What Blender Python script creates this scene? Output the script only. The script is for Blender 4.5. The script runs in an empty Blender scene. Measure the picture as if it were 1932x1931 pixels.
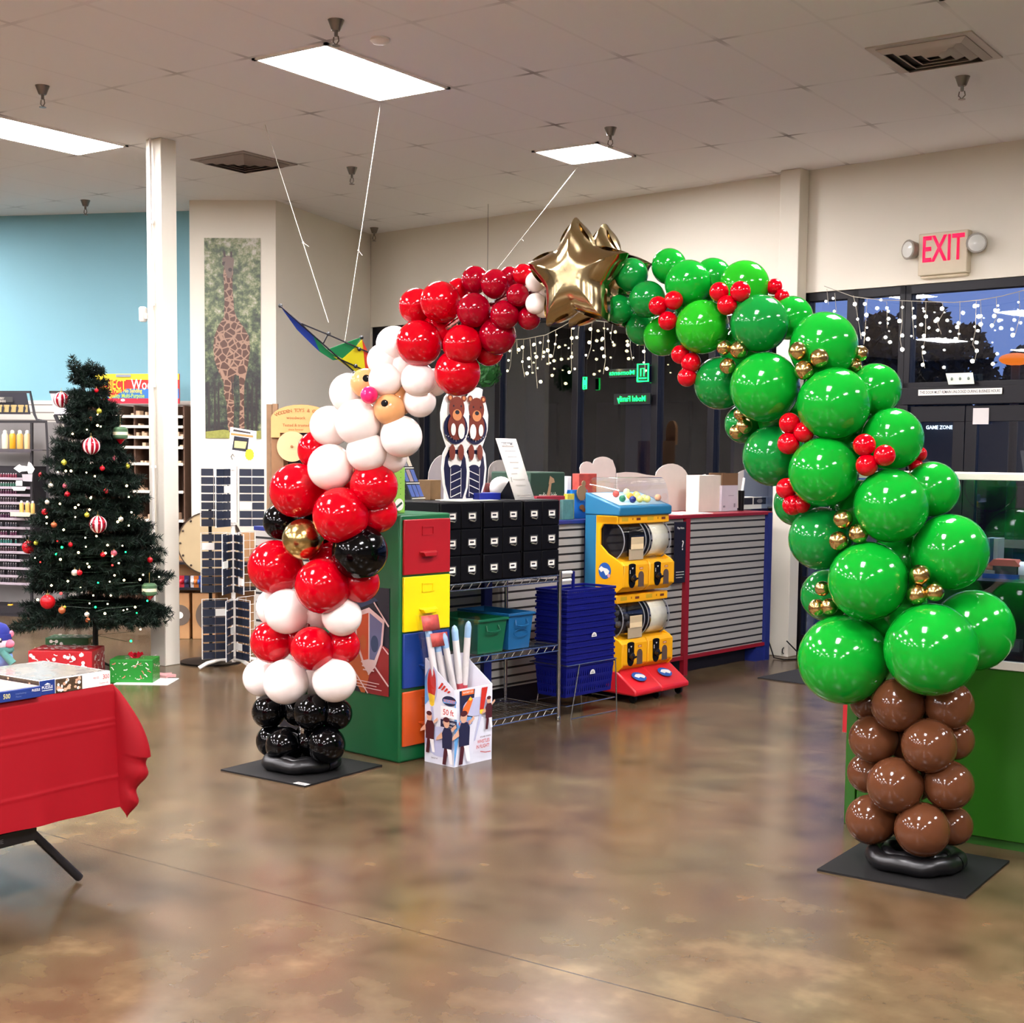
import bpy, math, random
import numpy as np
from mathutils import Vector, Matrix
random.seed(7)
C = bpy.context.scene.collection
# ---------------------------------------------------------------- camera
FPX, PITCH, YAW, ROLL, CX, CY, CAMH, CEIL = 2606.0, .0776, .611, .0108, 963.5, 1060.3, 1.62, 3.905
TA, TBB = .61, 1.9024*.61
cY, sY, cP, sP, cR, sR = math.cos(YAW), math.sin(YAW), math.cos(PITCH), math.sin(PITCH), math.cos(ROLL), math.sin(ROLL)
R0 = Vector((cY, sY, 0)); FW = Vector((-sY*cP, cY*cP, -sP)); U0 = Vector((-sY*sP, cY*sP, cP))
RC = R0*cR + U0*sR; UC = U0*cR - R0*sR
CAM = Vector((0, 0, CAMH))
cd = bpy.data.cameras.new('camera'); cam = bpy.data.objects.new('camera', cd); C.objects.link(cam)
cam.matrix_world = Matrix(((RC.x, UC.x, -FW.x, CAM.x), (RC.y, UC.y, -FW.y, CAM.y), (RC.z, UC.z, -FW.z, CAM.z), (0, 0, 0, 1)))
cd.sensor_fit = 'HORIZONTAL'; cd.sensor_width = 36; cd.lens = FPX/1932*36
cd.shift_x = -(CX-966)/1932; cd.shift_y = (CY-965.5)/1932
cd.clip_start = .05; cd.clip_end = 400
sc = bpy.context.scene; sc.camera = cam
# ---------------------------------------------------------------- exposure and dusk sky
vs = sc.view_settings; vs.view_transform = 'Standard'; vs.look = 'None'; vs.gamma = 1; vs.use_curve_mapping = False
vs.exposure = 0.0
LIGHT = 104.0      # strength of the ceiling troffers
w = bpy.data.worlds.new('dusk'); sc.world = w; w.use_nodes = True
nt = w.node_tree; bg = nt.nodes['Background']
tc = nt.nodes.new('ShaderNodeTexCoord'); sx = nt.nodes.new('ShaderNodeSeparateXYZ'); cr = nt.nodes.new('ShaderNodeValToRGB')
nt.links.new(tc.outputs['Generated'], sx.inputs[0]); nt.links.new(sx.outputs['Z'], cr.inputs[0]); nt.links.new(cr.outputs[0], bg.inputs[0])
cr.color_ramp.elements[0].position = 0; cr.color_ramp.elements[0].color = (.30, .42, .85, 1)
cr.color_ramp.elements[1].position = .35; cr.color_ramp.elements[1].color = (.16, .34, 1.0, 1)
bg.inputs[1].default_value = 1.0
try: sc.cycles.use_denoising = True
except Exception: pass

# ---------------------------------------------------------------- helpers
def ray(x, y): return FW + RC*((x-CX)/FPX) + UC*((CY-y)/FPX)
def onz(x, y, z=0): d = ray(x, y); return CAM + d*((z-CAMH)/d.z)
def dep(x, y, D): return CAM + ray(x, y)*D
def lin(h):
    h = h.lstrip('#'); o = []
    for i in (0, 2, 4):
        v = int(h[i:i+2], 16)/255; o.append(v/12.92 if v <= .04045 else ((v+.055)/1.055)**2.4)
    return (*o, 1)
_m = {}
def mat(name, col='#808080', rough=.5, metal=0, es=0, ecol=None, noise=.06, scale=12, coat=0, trans=0, alpha=1, bump=0, sub=0, spec=None):
    if name in _m: return _m[name]
    m = bpy.data.materials.new(name); m.use_nodes = True; n = m.node_tree; p = n.nodes['Principled BSDF']
    c = lin(col)
    t = n.nodes.new('ShaderNodeTexCoord'); nz = n.nodes.new('ShaderNodeTexNoise'); nz.inputs['Scale'].default_value = scale; nz.inputs['Detail'].default_value = 3
    n.links.new(t.outputs['Object'], nz.inputs['Vector'])
    mx = n.nodes.new('ShaderNodeMix'); mx.data_type = 'RGBA'
    mx.inputs[6].default_value = tuple(min(1, v*(1-noise)) for v in c[:3])+(1,); mx.inputs[7].default_value = tuple(min(1, v*(1+noise)) for v in c[:3])+(1,)
    n.links.new(nz.outputs['Fac'], mx.inputs[0]); n.links.new(mx.outputs[2], p.inputs['Base Color'])
    p.inputs['Roughness'].default_value = rough; p.inputs['Metallic'].default_value = metal
    if coat: p.inputs['Coat Weight'].default_value = coat; p.inputs['Coat Roughness'].default_value = .05
    if trans: p.inputs['Transmission Weight'].default_value = trans
    if alpha < 1: p.inputs['Alpha'].default_value = alpha
    if spec is not None: p.inputs['Specular IOR Level'].default_value = spec
    if sub: p.inputs['Subsurface Weight'].default_value = sub; p.inputs['Subsurface Radius'].default_value = (.05, .03, .02)
    if es: p.inputs['Emission Color'].default_value = lin(ecol or col); p.inputs['Emission Strength'].default_value = es
    if bump:
        b = n.nodes.new('ShaderNodeBump'); b.inputs['Strength'].default_value = bump; b.inputs['Distance'].default_value = .01
        n.links.new(nz.outputs['Fac'], b.inputs['Height']); n.links.new(b.outputs[0], p.inputs['Normal'])
    _m[name] = m; return m
def nodes(name):
    m = bpy.data.materials.new(name); m.use_nodes = True; n = m.node_tree
    return m, n, n.nodes['Principled BSDF'], n.nodes.new('ShaderNodeTexCoord')
def glassmat(name, col=(.75, .8, .85), refl=.10, rough=.01):
    if name in _m: return _m[name]
    m = bpy.data.materials.new(name); m.use_nodes = True; n = m.node_tree; n.nodes.clear()
    o = n.nodes.new('ShaderNodeOutputMaterial'); t = n.nodes.new('ShaderNodeBsdfTransparent'); g = n.nodes.new('ShaderNodeBsdfGlossy')
    mx = n.nodes.new('ShaderNodeMixShader'); f = n.nodes.new('ShaderNodeLayerWeight'); f.inputs[0].default_value = .5; pw = n.nodes.new('ShaderNodeMath'); pw.operation = 'POWER'; pw.inputs[1].default_value = 5; ma = n.nodes.new('ShaderNodeMath'); ma.operation = 'MULTIPLY_ADD'
    n.links.new(f.outputs['Facing'], pw.inputs[0]); ma.inputs[1].default_value = 1-refl; ma.inputs[2].default_value = refl
    n.links.new(pw.outputs[0], ma.inputs[0]); n.links.new(ma.outputs[0], mx.inputs[0])
    t.inputs[0].default_value = (*col, 1); g.inputs['Roughness'].default_value = rough; g.inputs[0].default_value = (1, 1, 1, 1)
    n.links.new(t.outputs[0], mx.inputs[1]); n.links.new(g.outputs[0], mx.inputs[2]); n.links.new(mx.outputs[0], o.inputs[0])
    _m[name] = m; return m

_tc = {}
def textgeo(s, align='CENTER'):
    if (s, align) in _tc: return _tc[(s, align)]
    cu = bpy.data.curves.new('t', 'FONT'); cu.body = s; cu.size = 1; cu.align_x = align; cu.align_y = 'CENTER'; cu.resolution_u = 2; cu.offset = .012
    o = bpy.data.objects.new('t', cu); C.objects.link(o); bpy.context.view_layer.update()
    me = bpy.data.meshes.new_from_object(o.evaluated_get(bpy.context.evaluated_depsgraph_get()))
    r = ([tuple(v.co) for v in me.vertices], [tuple(p.vertices) for p in me.polygons])
    bpy.data.objects.remove(o); bpy.data.curves.remove(cu); bpy.data.meshes.remove(me)
    _tc[(s, align)] = r; return r

ORD = ['', 'first', 'second', 'third', 'fourth', 'fifth', 'sixth', 'seventh', 'eighth', 'ninth', 'tenth', 'eleventh', 'twelfth', 'thirteenth', 'fourteenth', 'fifteenth']
class MB:
    def __init__(s): s.v = []; s.f = []; s.mi = []; s.m = 0
    def add(s, vs, fs, m=None):
        k = len(s.v); s.v += [tuple(v) for v in vs]; s.f += [tuple(i+k for i in f) for f in fs]; s.mi += [s.m if m is None else m]*len(fs); return s
    def box(s, x0, x1, y0, y1, z0, z1, m=None):
        v = [(x, y, z) for x in (x0, x1) for y in (y0, y1) for z in (z0, z1)]
        return s.add(v, [(0, 1, 3, 2), (4, 6, 7, 5), (0, 4, 5, 1), (2, 3, 7, 6), (0, 2, 6, 4), (1, 5, 7, 3)], m)
    def cbox(s, c, d, rot=None, m=None):
        M = rot or Matrix.Identity(3); c = Vector(c)
        v = [c + M @ Vector((x*d[0]/2, y*d[1]/2, z*d[2]/2)) for x in (-1, 1) for y in (-1, 1) for z in (-1, 1)]
        return s.add(v, [(0, 1, 3, 2), (4, 6, 7, 5), (0, 4, 5, 1), (2, 3, 7, 6), (0, 2, 6, 4), (1, 5, 7, 3)], m)
    def tube(s, pts, r, n=8, m=None, r1=None, caps=True):
        pts = [Vector(p) for p in pts]; L = len(pts); vs = []; fs = []; prev = None
        for i, p in enumerate(pts):
            t = (pts[min(i+1, L-1)]-pts[max(i-1, 0)])
            if t.length < 1e-9: t = Vector((0, 0, 1))
            t.normalize()
            if prev is None: a = t.orthogonal().normalized()
            else: a = (prev - t*prev.dot(t)); a = a.normalized() if a.length > 1e-6 else t.orthogonal().normalized()
            prev = a; b = t.cross(a); rr = r if r1 is None else r+(r1-r)*i/(L-1)
            for k in range(n):
                q = 2*math.pi*k/n; vs.append(p+a*math.cos(q)*rr+b*math.sin(q)*rr)
        for i in range(L-1):
            for k in range(n): fs.append((i*n+k, i*n+(k+1) % n, (i+1)*n+(k+1) % n, (i+1)*n+k))
        if caps: fs += [tuple(range(n))[::-1], tuple((L-1)*n+k for k in range(n))]
        return s.add(vs, fs, m)
    def lathe(s, prof, n=24, c=(0, 0, 0), M=None, m=None, caps=True):
        M = M or Matrix.Identity(3); c = Vector(c); vs = []; fs = []
        for r, z in prof:
            for k in range(n): q = 2*math.pi*k/n; vs.append(c + M @ Vector((r*math.cos(q), r*math.sin(q), z)))
        for i in range(len(prof)-1):
            for k in range(n): fs.append((i*n+k, i*n+(k+1) % n, (i+1)*n+(k+1) % n, (i+1)*n+k))
        if caps: fs += [tuple(range(n))[::-1], tuple((len(prof)-1)*n+k for k in range(n))]
        return s.add(vs, fs, m)
    def ball(s, c, r, n=16, sc=(1, 1, 1), m=None, M=None):
        M = (M or Matrix.Identity(3)) @ Matrix.Diagonal(sc)
        return s.lathe([(max(1e-4, r*math.sin(math.pi*i/(n//2+2))), -r*math.cos(math.pi*i/(n//2+2))) for i in range(n//2+3)], n, c, M, m, caps=False)
    def prism(s, pts, O, U, V, t, m=None):   # outline in the plane O + u U + v V, thickness t along U x V
        O, U, V = Vector(O), Vector(U), Vector(V); N = U.cross(V).normalized(); n = len(pts)
        a = [O+U*u+V*v for u, v in pts]; b = [p+N*t for p in a]
        return s.add(a+b, [tuple(range(n))[::-1], tuple(range(n, 2*n))]+[(i, (i+1) % n, n+(i+1) % n, n+i) for i in range(n)], m)
    def text(s, st, size, O, U, V, m=None, align='CENTER', off=.0015, sx=1):
        O, U, V = Vector(O), Vector(U), Vector(V); N = U.cross(V).normalized(); v, f = textgeo(st, align)
        return s.add([O+U*(p[0]*size*sx)+V*(p[1]*size)+N*off for p in v], f, m)
    def build(s, name, mats, parent=None, smooth=True, bevel=0, loc=None, rz=0, solid=0, sub=0):
        me = bpy.data.meshes.new(name); me.from_pydata(s.v, [], s.f)
        for m in (mats if isinstance(mats, (list, tuple)) else [mats]): me.materials.append(m)
        me.polygons.foreach_set('material_index', s.mi)
        if smooth: me.polygons.foreach_set('use_smooth', [True]*len(s.f)); me.set_sharp_from_angle(angle=math.radians(38))
        me.update(); o = bpy.data.objects.new(name, me); C.objects.link(o)
        if parent: o.parent = parent
        if loc is not None: o.location = loc; o.rotation_euler = (0, 0, rz)
        if bevel:
            b = o.modifiers.new('bevel', 'BEVEL'); b.width = bevel; b.segments = 2; b.limit_method = 'ANGLE'; b.angle_limit = math.radians(50)
        if solid: q = o.modifiers.new('solid', 'SOLIDIFY'); q.thickness = solid; q.offset = 0
        if sub: q = o.modifiers.new('sub', 'SUBSURF'); q.levels = sub; q.render_levels = sub
        return o
class Art(MB):      # flat printed shapes, layered a hair apart, all in one mesh
    def __init__(s, O, U, V): super().__init__(); s.O, s.U, s.V = Vector(O), Vector(U), Vector(V); s.N = s.U.cross(s.V).normalized(); s.lay = 1; s.step = .0005
    def P(s, u, v): return s.O+s.U*u+s.V*v+s.N*(s.lay*s.step)
    def poly(s, pts, m): s.add([s.P(*p) for p in pts], [tuple(range(len(pts)))], m); s.lay += 1; return s
    def rect(s, a, b, c, d, m): return s.poly([(a, b), (c, b), (c, d), (a, d)], m)
    def ell(s, x, y, rx, ry, m, rot=0, n=20, a0=0, a1=360):
        pts = []
        for i in range(n if a1-a0 >= 360 else n+1):
            q = math.radians(a0+(a1-a0)*i/n); u, v = rx*math.cos(q), ry*math.sin(q); r = math.radians(rot)
            pts.append((x+u*math.cos(r)-v*math.sin(r), y+u*math.sin(r)+v*math.cos(r)))
        return s.poly(pts, m)
    def line(s, pts, wd, m):
        for (a, b), (c, d) in zip(pts[:-1], pts[1:]):
            L = math.hypot(c-a, d-b) or 1; nx, ny = -(d-b)/L*wd/2, (c-a)/L*wd/2
            s.add([s.P(a+nx, b+ny), s.P(c+nx, d+ny), s.P(c-nx, d-ny), s.P(a-nx, b-ny)], [(3, 2, 1, 0)], m)
        s.lay += 1; return s
    def txt(s, st, size, u, v, m, align='CENTER', sx=1):
        s.text(st, size, s.O+s.U*u+s.V*v, s.U, s.V, m, align, s.lay*s.step, sx); s.lay += 1; return s
def tag(o, label=None, cat=None, group=None, kind=None):
    if label: o['label'] = label
    if cat: o['category'] = cat
    if group: o['group'] = group
    if kind: o['kind'] = kind
    return o
def thing(name, label, cat, loc=(0, 0, 0), rz=0, group=None):
    o = bpy.data.objects.new(name, None); C.objects.link(o); o.empty_display_size = .1; o.location = loc; o.rotation_euler = (0, 0, rz)
    return tag(o, label, cat, group)
def copy(o, loc=None, rz=None, label=None, group=None, parent=None):
    c = o.copy(); C.objects.link(c); c.parent = parent
    if loc is not None: c.location = loc
    if rz is not None: c.rotation_euler = (0, 0, rz)
    if label: c['label'] = label
    if group: c['group'] = group
    for ch in list(o.children): copy(ch, parent=c)
    return c
def struct(name, mb, m, **k): return tag(mb.build(name, m, **k), kind='structure')
class Frame:
    def __init__(s, o, deg): s.o = Vector(o); s.rz = math.radians(deg); s.ex = Vector((math.cos(s.rz), math.sin(s.rz), 0)); s.ey = Vector((-math.sin(s.rz), math.cos(s.rz), 0))
    def w(s, x, y, z=0): return s.o+s.ex*x+s.ey*y+Vector((0, 0, z))
    def l(s, p): d = Vector(p)-s.o; return Vector((d.dot(s.ex), d.dot(s.ey), p[2]))
    def hx(s, x, y, c): d = ray(x, y); return s.l(CAM+d*((c-(CAM-s.o).dot(s.ex))/d.dot(s.ex)))
    def hy(s, x, y, c): d = ray(x, y); return s.l(CAM+d*((c-(CAM-s.o).dot(s.ey))/d.dot(s.ey)))
K = Frame((0, 0, 0), -7)                      # counters and window wall
B = Frame((-12.075, 8.412, 0), 23)            # blue wall
G = Frame((-9.803, 8.812, 0), 31.6)           # wall end that carries the giraffe picture
X3, Y3, Z3 = Vector((1, 0, 0)), Vector((0, 1, 0)), Vector((0, 0, 1))
FA = (Y3, Z3)                                 # art plane facing +x (reads from the aisle)
FB = (X3, Z3)                                 # art plane facing -y

# ---------------------------------------------------------------- shared materials
WALL = mat('wall_paint', '#dbd4c4', .75, noise=.03, scale=3, bump=.05)
BLUE = mat('blue_wall_paint', '#7cadb9', .7, noise=.03, scale=2)
SHELL = mat('far_shell_paint', '#6d6760', .8)
WHITE = mat('white_paint', '#ece7df', .6)
BLACK = mat('black_plastic', '#070708', .4, spec=.25)
DARK = mat('dark_frame', '#0e0c12', .4, spec=.25)
CHROME = mat('chrome', '#c8c8c8', .2, 1)
CARD = mat('white_card', '#efece4', .6)
PAPER = mat('paper', '#f4efe4', .7)
REDP = mat('red_paint', '#8f1424', .4)
BLUEP = mat('blue_paint', '#1d2a70', .4)
GLASS = glassmat('window_glass', (.75, .8, .85), .07)
CLEAR = glassmat('clear_plastic', (.93, .95, .95), .09, .04)
STRING = mat('white_string', '#a8a294', .8)
INK = mat('ink', '#22202a', .7)
JOINT = onz(1480, 1408).y
def floor_mat():
    m, n, p, t = nodes('stained_concrete')
    a = n.nodes.new('ShaderNodeTexNoise'); a.inputs['Scale'].default_value = .9; a.inputs['Detail'].default_value = 6; a.inputs['Roughness'].default_value = .55; a.inputs['Distortion'].default_value = .2
    b = n.nodes.new('ShaderNodeTexNoise'); b.inputs['Scale'].default_value = 5.5; b.inputs['Detail'].default_value = 6
    n.links.new(t.outputs['Object'], a.inputs[0]); n.links.new(t.outputs['Object'], b.inputs[0])
    r = n.nodes.new('ShaderNodeValToRGB'); e = r.color_ramp.elements
    e[0].position = .36; e[0].color = lin('#3f3225'); e[1].position = .70; e[1].color = lin('#7a6850')
    q = e.new(.48); q.color = lin('#554534'); q = e.new(.57); q.color = lin('#5f4f3c')
    mx = n.nodes.new('ShaderNodeMath'); mx.operation = 'MULTIPLY_ADD'; mx.inputs[1].default_value = .45; n.links.new(b.outputs[0], mx.inputs[0])
    m2 = n.nodes.new('ShaderNodeMath'); m2.operation = 'MULTIPLY'; m2.inputs[1].default_value = .58; n.links.new(a.outputs[0], m2.inputs[0]); n.links.new(m2.outputs[0], mx.inputs[2])
    n.links.new(mx.outputs[0], r.inputs[0])
    h = n.nodes.new('ShaderNodeTexNoise'); h.inputs['Scale'].default_value = 1.7; h.inputs['Detail'].default_value = 4; n.links.new(t.outputs['Object'], h.inputs[0])
    hs = n.nodes.new('ShaderNodeMix'); hs.data_type = 'RGBA'; hs.blend_type = 'MULTIPLY'; hs.inputs[0].default_value = 1
    hr = n.nodes.new('ShaderNodeValToRGB'); hr.color_ramp.elements[0].position = .30; hr.color_ramp.elements[0].color = (1.0, .84, .72, 1); hr.color_ramp.elements[1].position = .70; hr.color_ramp.elements[1].color = (.93, 1.0, .86, 1)
    n.links.new(h.outputs[0], hr.inputs[0]); n.links.new(r.outputs[0], hs.inputs[6]); n.links.new(hr.outputs[0], hs.inputs[7])
    # saw cut joints across the slab
    sp = n.nodes.new('ShaderNodeSeparateXYZ'); n.links.new(t.outputs['Object'], sp.inputs[0])
    ad = n.nodes.new('ShaderNodeMath'); ad.operation = 'ADD'; ad.inputs[1].default_value = 36.0-JOINT; n.links.new(sp.outputs[1], ad.inputs[0])
    pg = n.nodes.new('ShaderNodeMath'); pg.operation = 'PINGPONG'; pg.inputs[1].default_value = 1.8; n.links.new(ad.outputs[0], pg.inputs[0])
    lt = n.nodes.new('ShaderNodeMath'); lt.operation = 'LESS_THAN'; lt.inputs[1].default_value = .004; n.links.new(pg.outputs[0], lt.inputs[0])
    mj = n.nodes.new('ShaderNodeMix'); mj.data_type = 'RGBA'; mj.inputs[7].default_value = lin('#33281e'); n.links.new(lt.outputs[0], mj.inputs[0]); n.links.new(hs.outputs[2], mj.inputs[6]); n.links.new(mj.outputs[2], p.inputs['Base Color'])
    rr = n.nodes.new('ShaderNodeMapRange'); rr.inputs[3].default_value = .19; rr.inputs[4].default_value = .27; p.inputs['Specular IOR Level'].default_value = .5; n.links.new(b.outputs[0], rr.inputs[0]); n.links.new(rr.outputs[0], p.inputs['Roughness'])
    bm = n.nodes.new('ShaderNodeBump'); bm.inputs['Strength'].default_value = .05; bm.inputs['Distance'].default_value = .01; n.links.new(a.outputs[0], bm.inputs['Height']); n.links.new(bm.outputs[0], p.inputs['Normal'])
    return m
def ceil_mat():
    m, n, p, t = nodes('ceiling_tiles')
    s = n.nodes.new('ShaderNodeSeparateXYZ'); n.links.new(t.outputs['Object'], s.inputs[0])
    def M(op, a, b=None, c=None):
        k = n.nodes.new('ShaderNodeMath'); k.operation = op
        for i, v in enumerate((a, b, c)):
            if v is None: continue
            if isinstance(v, (int, float)): k.inputs[i].default_value = v
            else: n.links.new(v, k.inputs[i])
        return k.outputs[0]
    dx = M('PINGPONG', M('ADD', s.outputs[0], TA*200), TA/2); dy = M('PINGPONG', M('ADD', s.outputs[1], TBB*200), TBB/2)
    # pingpong of half pitch: zero on the grid lines
    lx = M('LESS_THAN', dx, .010); ly = M('LESS_THAN', dy, .010)
    sx_ = M('MULTIPLY', M('LESS_THAN', dx, .016), M('SUBTRACT', 1, M('SMOOTH_MIN', M('DIVIDE', dy, .17), 1, .1)))
    sy_ = M('MULTIPLY', M('LESS_THAN', dy, .016), M('SUBTRACT', 1, M('SMOOTH_MIN', M('DIVIDE', dx, .17), 1, .1)))
    nz = n.nodes.new('ShaderNodeTexNoise'); nz.inputs['Scale'].default_value = 1.3; n.links.new(t.outputs['Object'], nz.inputs[0])
    f = M('MAXIMUM', M('MULTIPLY', M('MAXIMUM', lx, ly), .06), M('MULTIPLY', M('MAXIMUM', sx_, sy_), M('MULTIPLY', M('SUBTRACT', nz.outputs[0], .35), 2.6)))
    n2 = n.nodes.new('ShaderNodeTexNoise'); n2.inputs['Scale'].default_value = 160; n.links.new(t.outputs['Object'], n2.inputs[0])
    mx = n.nodes.new('ShaderNodeMix'); mx.data_type = 'RGBA'; mx.inputs[6].default_value = lin('#e6e4e2'); mx.inputs[7].default_value = lin('#4d4038')
    n.links.new(f, mx.inputs[0]); n.links.new(mx.outputs[2], p.inputs['Base Color']); p.inputs['Roughness'].default_value = .9
    b = n.nodes.new('ShaderNodeBump'); b.inputs['Strength'].default_value = .15; b.inputs['Distance'].default_value = .004; n.links.new(n2.outputs[0], b.inputs['Height']); n.links.new(b.outputs[0], p.inputs['Normal'])
    return m
def slat_mat(name, col, gap, pitch, z0=0, gw=.16):
    m, n, p, t = nodes(name); s = n.nodes.new('ShaderNodeSeparateXYZ'); n.links.new(t.outputs['Object'], s.inputs[0])
    a = n.nodes.new('ShaderNodeMath'); a.operation = 'MULTIPLY_ADD'; a.inputs[1].default_value = 1/pitch; a.inputs[2].default_value = 50-z0/pitch; n.links.new(s.outputs[2], a.inputs[0])
    f = n.nodes.new('ShaderNodeMath'); f.operation = 'FRACT'; n.links.new(a.outputs[0], f.inputs[0])
    l = n.nodes.new('ShaderNodeMath'); l.operation = 'LESS_THAN'; l.inputs[1].default_value = gw; n.links.new(f.outputs[0], l.inputs[0])
    mx = n.nodes.new('ShaderNodeMix'); mx.data_type = 'RGBA'; mx.inputs[6].default_value = lin(col); mx.inputs[7].default_value = lin(gap)
    n.links.new(l.outputs[0], mx.inputs[0]); n.links.new(mx.outputs[2], p.inputs['Base Color']); p.inputs['Roughness'].default_value = .6
    return m
WSLAT = slat_mat('white_slatwall', '#d9d3c8', '#8a8278', .076)
# ================================================================ the room
OX, OY = -10.8439*TA, 9.6046*TA              # ceiling grid origin
fl = MB().box(-16, 6, -9, 14, -.1, 0); struct('floor', fl, floor_mat())
ce = MB().box(-16-OX, 6-OX, -9-OY, 14-OY, 0, .1); struct('ceiling', ce, ceil_mat(), loc=(OX, OY, CEIL))
# window wall in frame K, inner face at y = 9.92
WB = 9.92
def kwall(name, x0, x1, z0, z1, m=WALL, y0=WB, y1=WB+.2): return struct(name, MB().box(x0, x1, y0, y1, z0, z1), m, loc=(0, 0, 0), rz=K.rz)
WT = 2.94
kwall('wall_back', -11.02, 6, WT, CEIL+.02)
wl0 = -10.95; wr0 = -5.80
kwall('wall_back_pier', -5.93, wr0, 0, WT)
kwall('wall_back_left_pier', -11.3, wl0, 0, CEIL)
# pilaster
struct('column_pilaster', MB().box(-5.95, -5.77, 9.78, WB, 0, CEIL), WALL, loc=(0, 0, 0), rz=K.rz, bevel=.006)
# diagonal wall from the giraffe wall end to the window wall corner
d0, d1 = Vector((-9.122, 9.231, 0)), K.w(-10.98, WB+.05)
dd = (d1-d0); n_ = Vector((-dd.y, dd.x, 0)).normalized()*.15
mb = MB(); vs = [d0, d1, d1+n_, d0+n_]; mb.add([Vector((v.x, v.y, 0)) for v in vs]+[Vector((v.x, v.y, CEIL)) for v in vs], [(0, 1, 5, 4), (1, 2, 6, 5), (2, 3, 7, 6), (3, 0, 4, 7), (4, 5, 6, 7), (3, 2, 1, 0)])
struct('wall_diagonal', mb, WALL)
struct('wall_giraffe', MB().box(0, .80, 0, .5, 0, CEIL), WALL, loc=G.o, rz=G.rz)
# blue wall with white slat panels on its lower part
struct('wall_left_blue', MB().box(-5, 2.35, 0, .15, 0, CEIL), BLUE, loc=B.o, rz=B.rz)
struct('wall_left_slats', MB().box(-5, 2.32, -.02, 0, .1, 2.10), WSLAT, loc=B.o, rz=B.rz)
struct('baseboard_left', MB().box(-5, 2.32, -.035, -.02, 0, .1), DARK, loc=B.o, rz=B.rz)
# the rest of the shell, behind and beside the viewer
struct('wall_near', MB().box(-16, 6, -9.1, -9, 0, CEIL), SHELL)
struct('wall_right', MB().box(5.9, 6, -9, 11, 0, CEIL), SHELL)
struct('wall_left', MB().box(-16.1, -16, -9, 14, 0, CEIL), SHELL)
# square column with conduit
cl = thing('column', None, None, (0, 0, 0)); cl['kind'] = 'structure'
MB().box(-8.20, -8.035, 6.955, 7.10, 0, CEIL).build('column_shaft', WALL, cl, bevel=.006)
q = MB().tube([(-8.13, 6.935, 0.3), (-8.13, 6.935, CEIL)], .010, 8)
for z in (.9, 1.5, 2.1, 2.7, 3.3): q.cbox((-8.13, 6.94, z), (.05, .015, .02))
q.build('conduit_pipe', WHITE, cl)
# ---------------------------------------------------------------- windows and door
def window(name, x0, x1, z0, z1, mull=(), rails=()):
    w_ = thing(name, None, None, K.w(0, 0), K.rz); w_['kind'] = 'structure'
    f = MB(); y0, y1 = WB+.02, WB+.12
    f.box(x0, x1, y0, y1, z1-.07, z1); f.box(x0, x1, y0, y1, z0, z0+.07); f.box(x0, x0+.05, y0, y1, z0, z1); f.box(x1-.05, x1, y0, y1, z0, z1)
    for m, wd in mull: f.box(m-wd/2, m+wd/2, y0, y1, z0, z1)
    for a, b, z, h in rails: f.box(a, b, y0, y1, z-h/2, z+h/2)
    f.build('window_frame', DARK, w_, bevel=.004)
    g = MB().box(x0+.02, x1-.02, WB+.06, WB+.066, z0+.02, z1-.02); g.build('pane', GLASS, w_)
    return w_
mL = [K.hy(x, 750, WB+.05).x for x in (800, 942, 1088, 1238, 1345)]
window('window_1', wl0, -5.93, .05, WT, [(m, .07) for m in mL])
xd0 = K.hy(1700, 760, WB).x; xm = K.hy(1606, 600, WB).x
window('window_2', wr0, xd0, .0, WT, [(xm, .10)], [(wr0, xd0, .62, .06), (wr0, xd0, .12, .10)])
window('window_3', xd0, 4.5, 2.13, WT, [(-.8, .08), (1.6, .08)])
kwall('wall_back_right', 4.5, 6.4, 0, WT)
# door pair below the transom
xs = K.hy(1816, 800, WB).x
dr = thing('door_1', None, None, K.w(0, 0), K.rz); dr['kind'] = 'structure'
f = MB(); f.box(xd0, 4.5, WB+.01, WB+.13, 2.03, 2.16); f.box(xd0-.03, xd0+.05, WB+.01, WB+.13, 0, 2.03)
for x in (xs+.93, xs+1.9, 3.2): f.box(x, x+.10, WB+.02, WB+.12, 0, 2.03)
f.box(xs+1.0, 4.5, WB+.02, WB+.12, 0, .15)
f.build('door_frame', DARK, dr, bevel=.004)
for a, b in ((xd0+.06, xs-.003), (xs+.003, xs+.92)):
    f = MB(); f.box(a, b, WB+.04, WB+.09, 1.90, 2.02); f.box(a, b, WB+.04, WB+.09, .01, .26); f.box(a, a+.09, WB+.04, WB+.09, .26, 1.90); f.box(b-.09, b, WB+.04, WB+.09, .26, 1.90)
    lf = f.build('door_leaf', DARK, dr, bevel=.003)
    MB().box(a+.05, b-.05, WB+.062, WB+.068, .2, 1.94).build('pane', GLASS, lf)
    MB().box(a+.06, b-.06, WB-.03, WB+.0, .98, 1.04).box(a+.07, a+.10, WB, WB+.04, .99, 1.03).box(b-.10, b-.07, WB, WB+.04, .99, 1.03).build('push_bar', CHROME, lf)
MB().box(xs+1.03, 4.45, WB+.062, WB+.068, .1, 2.05).build('pane', GLASS, dr)
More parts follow.
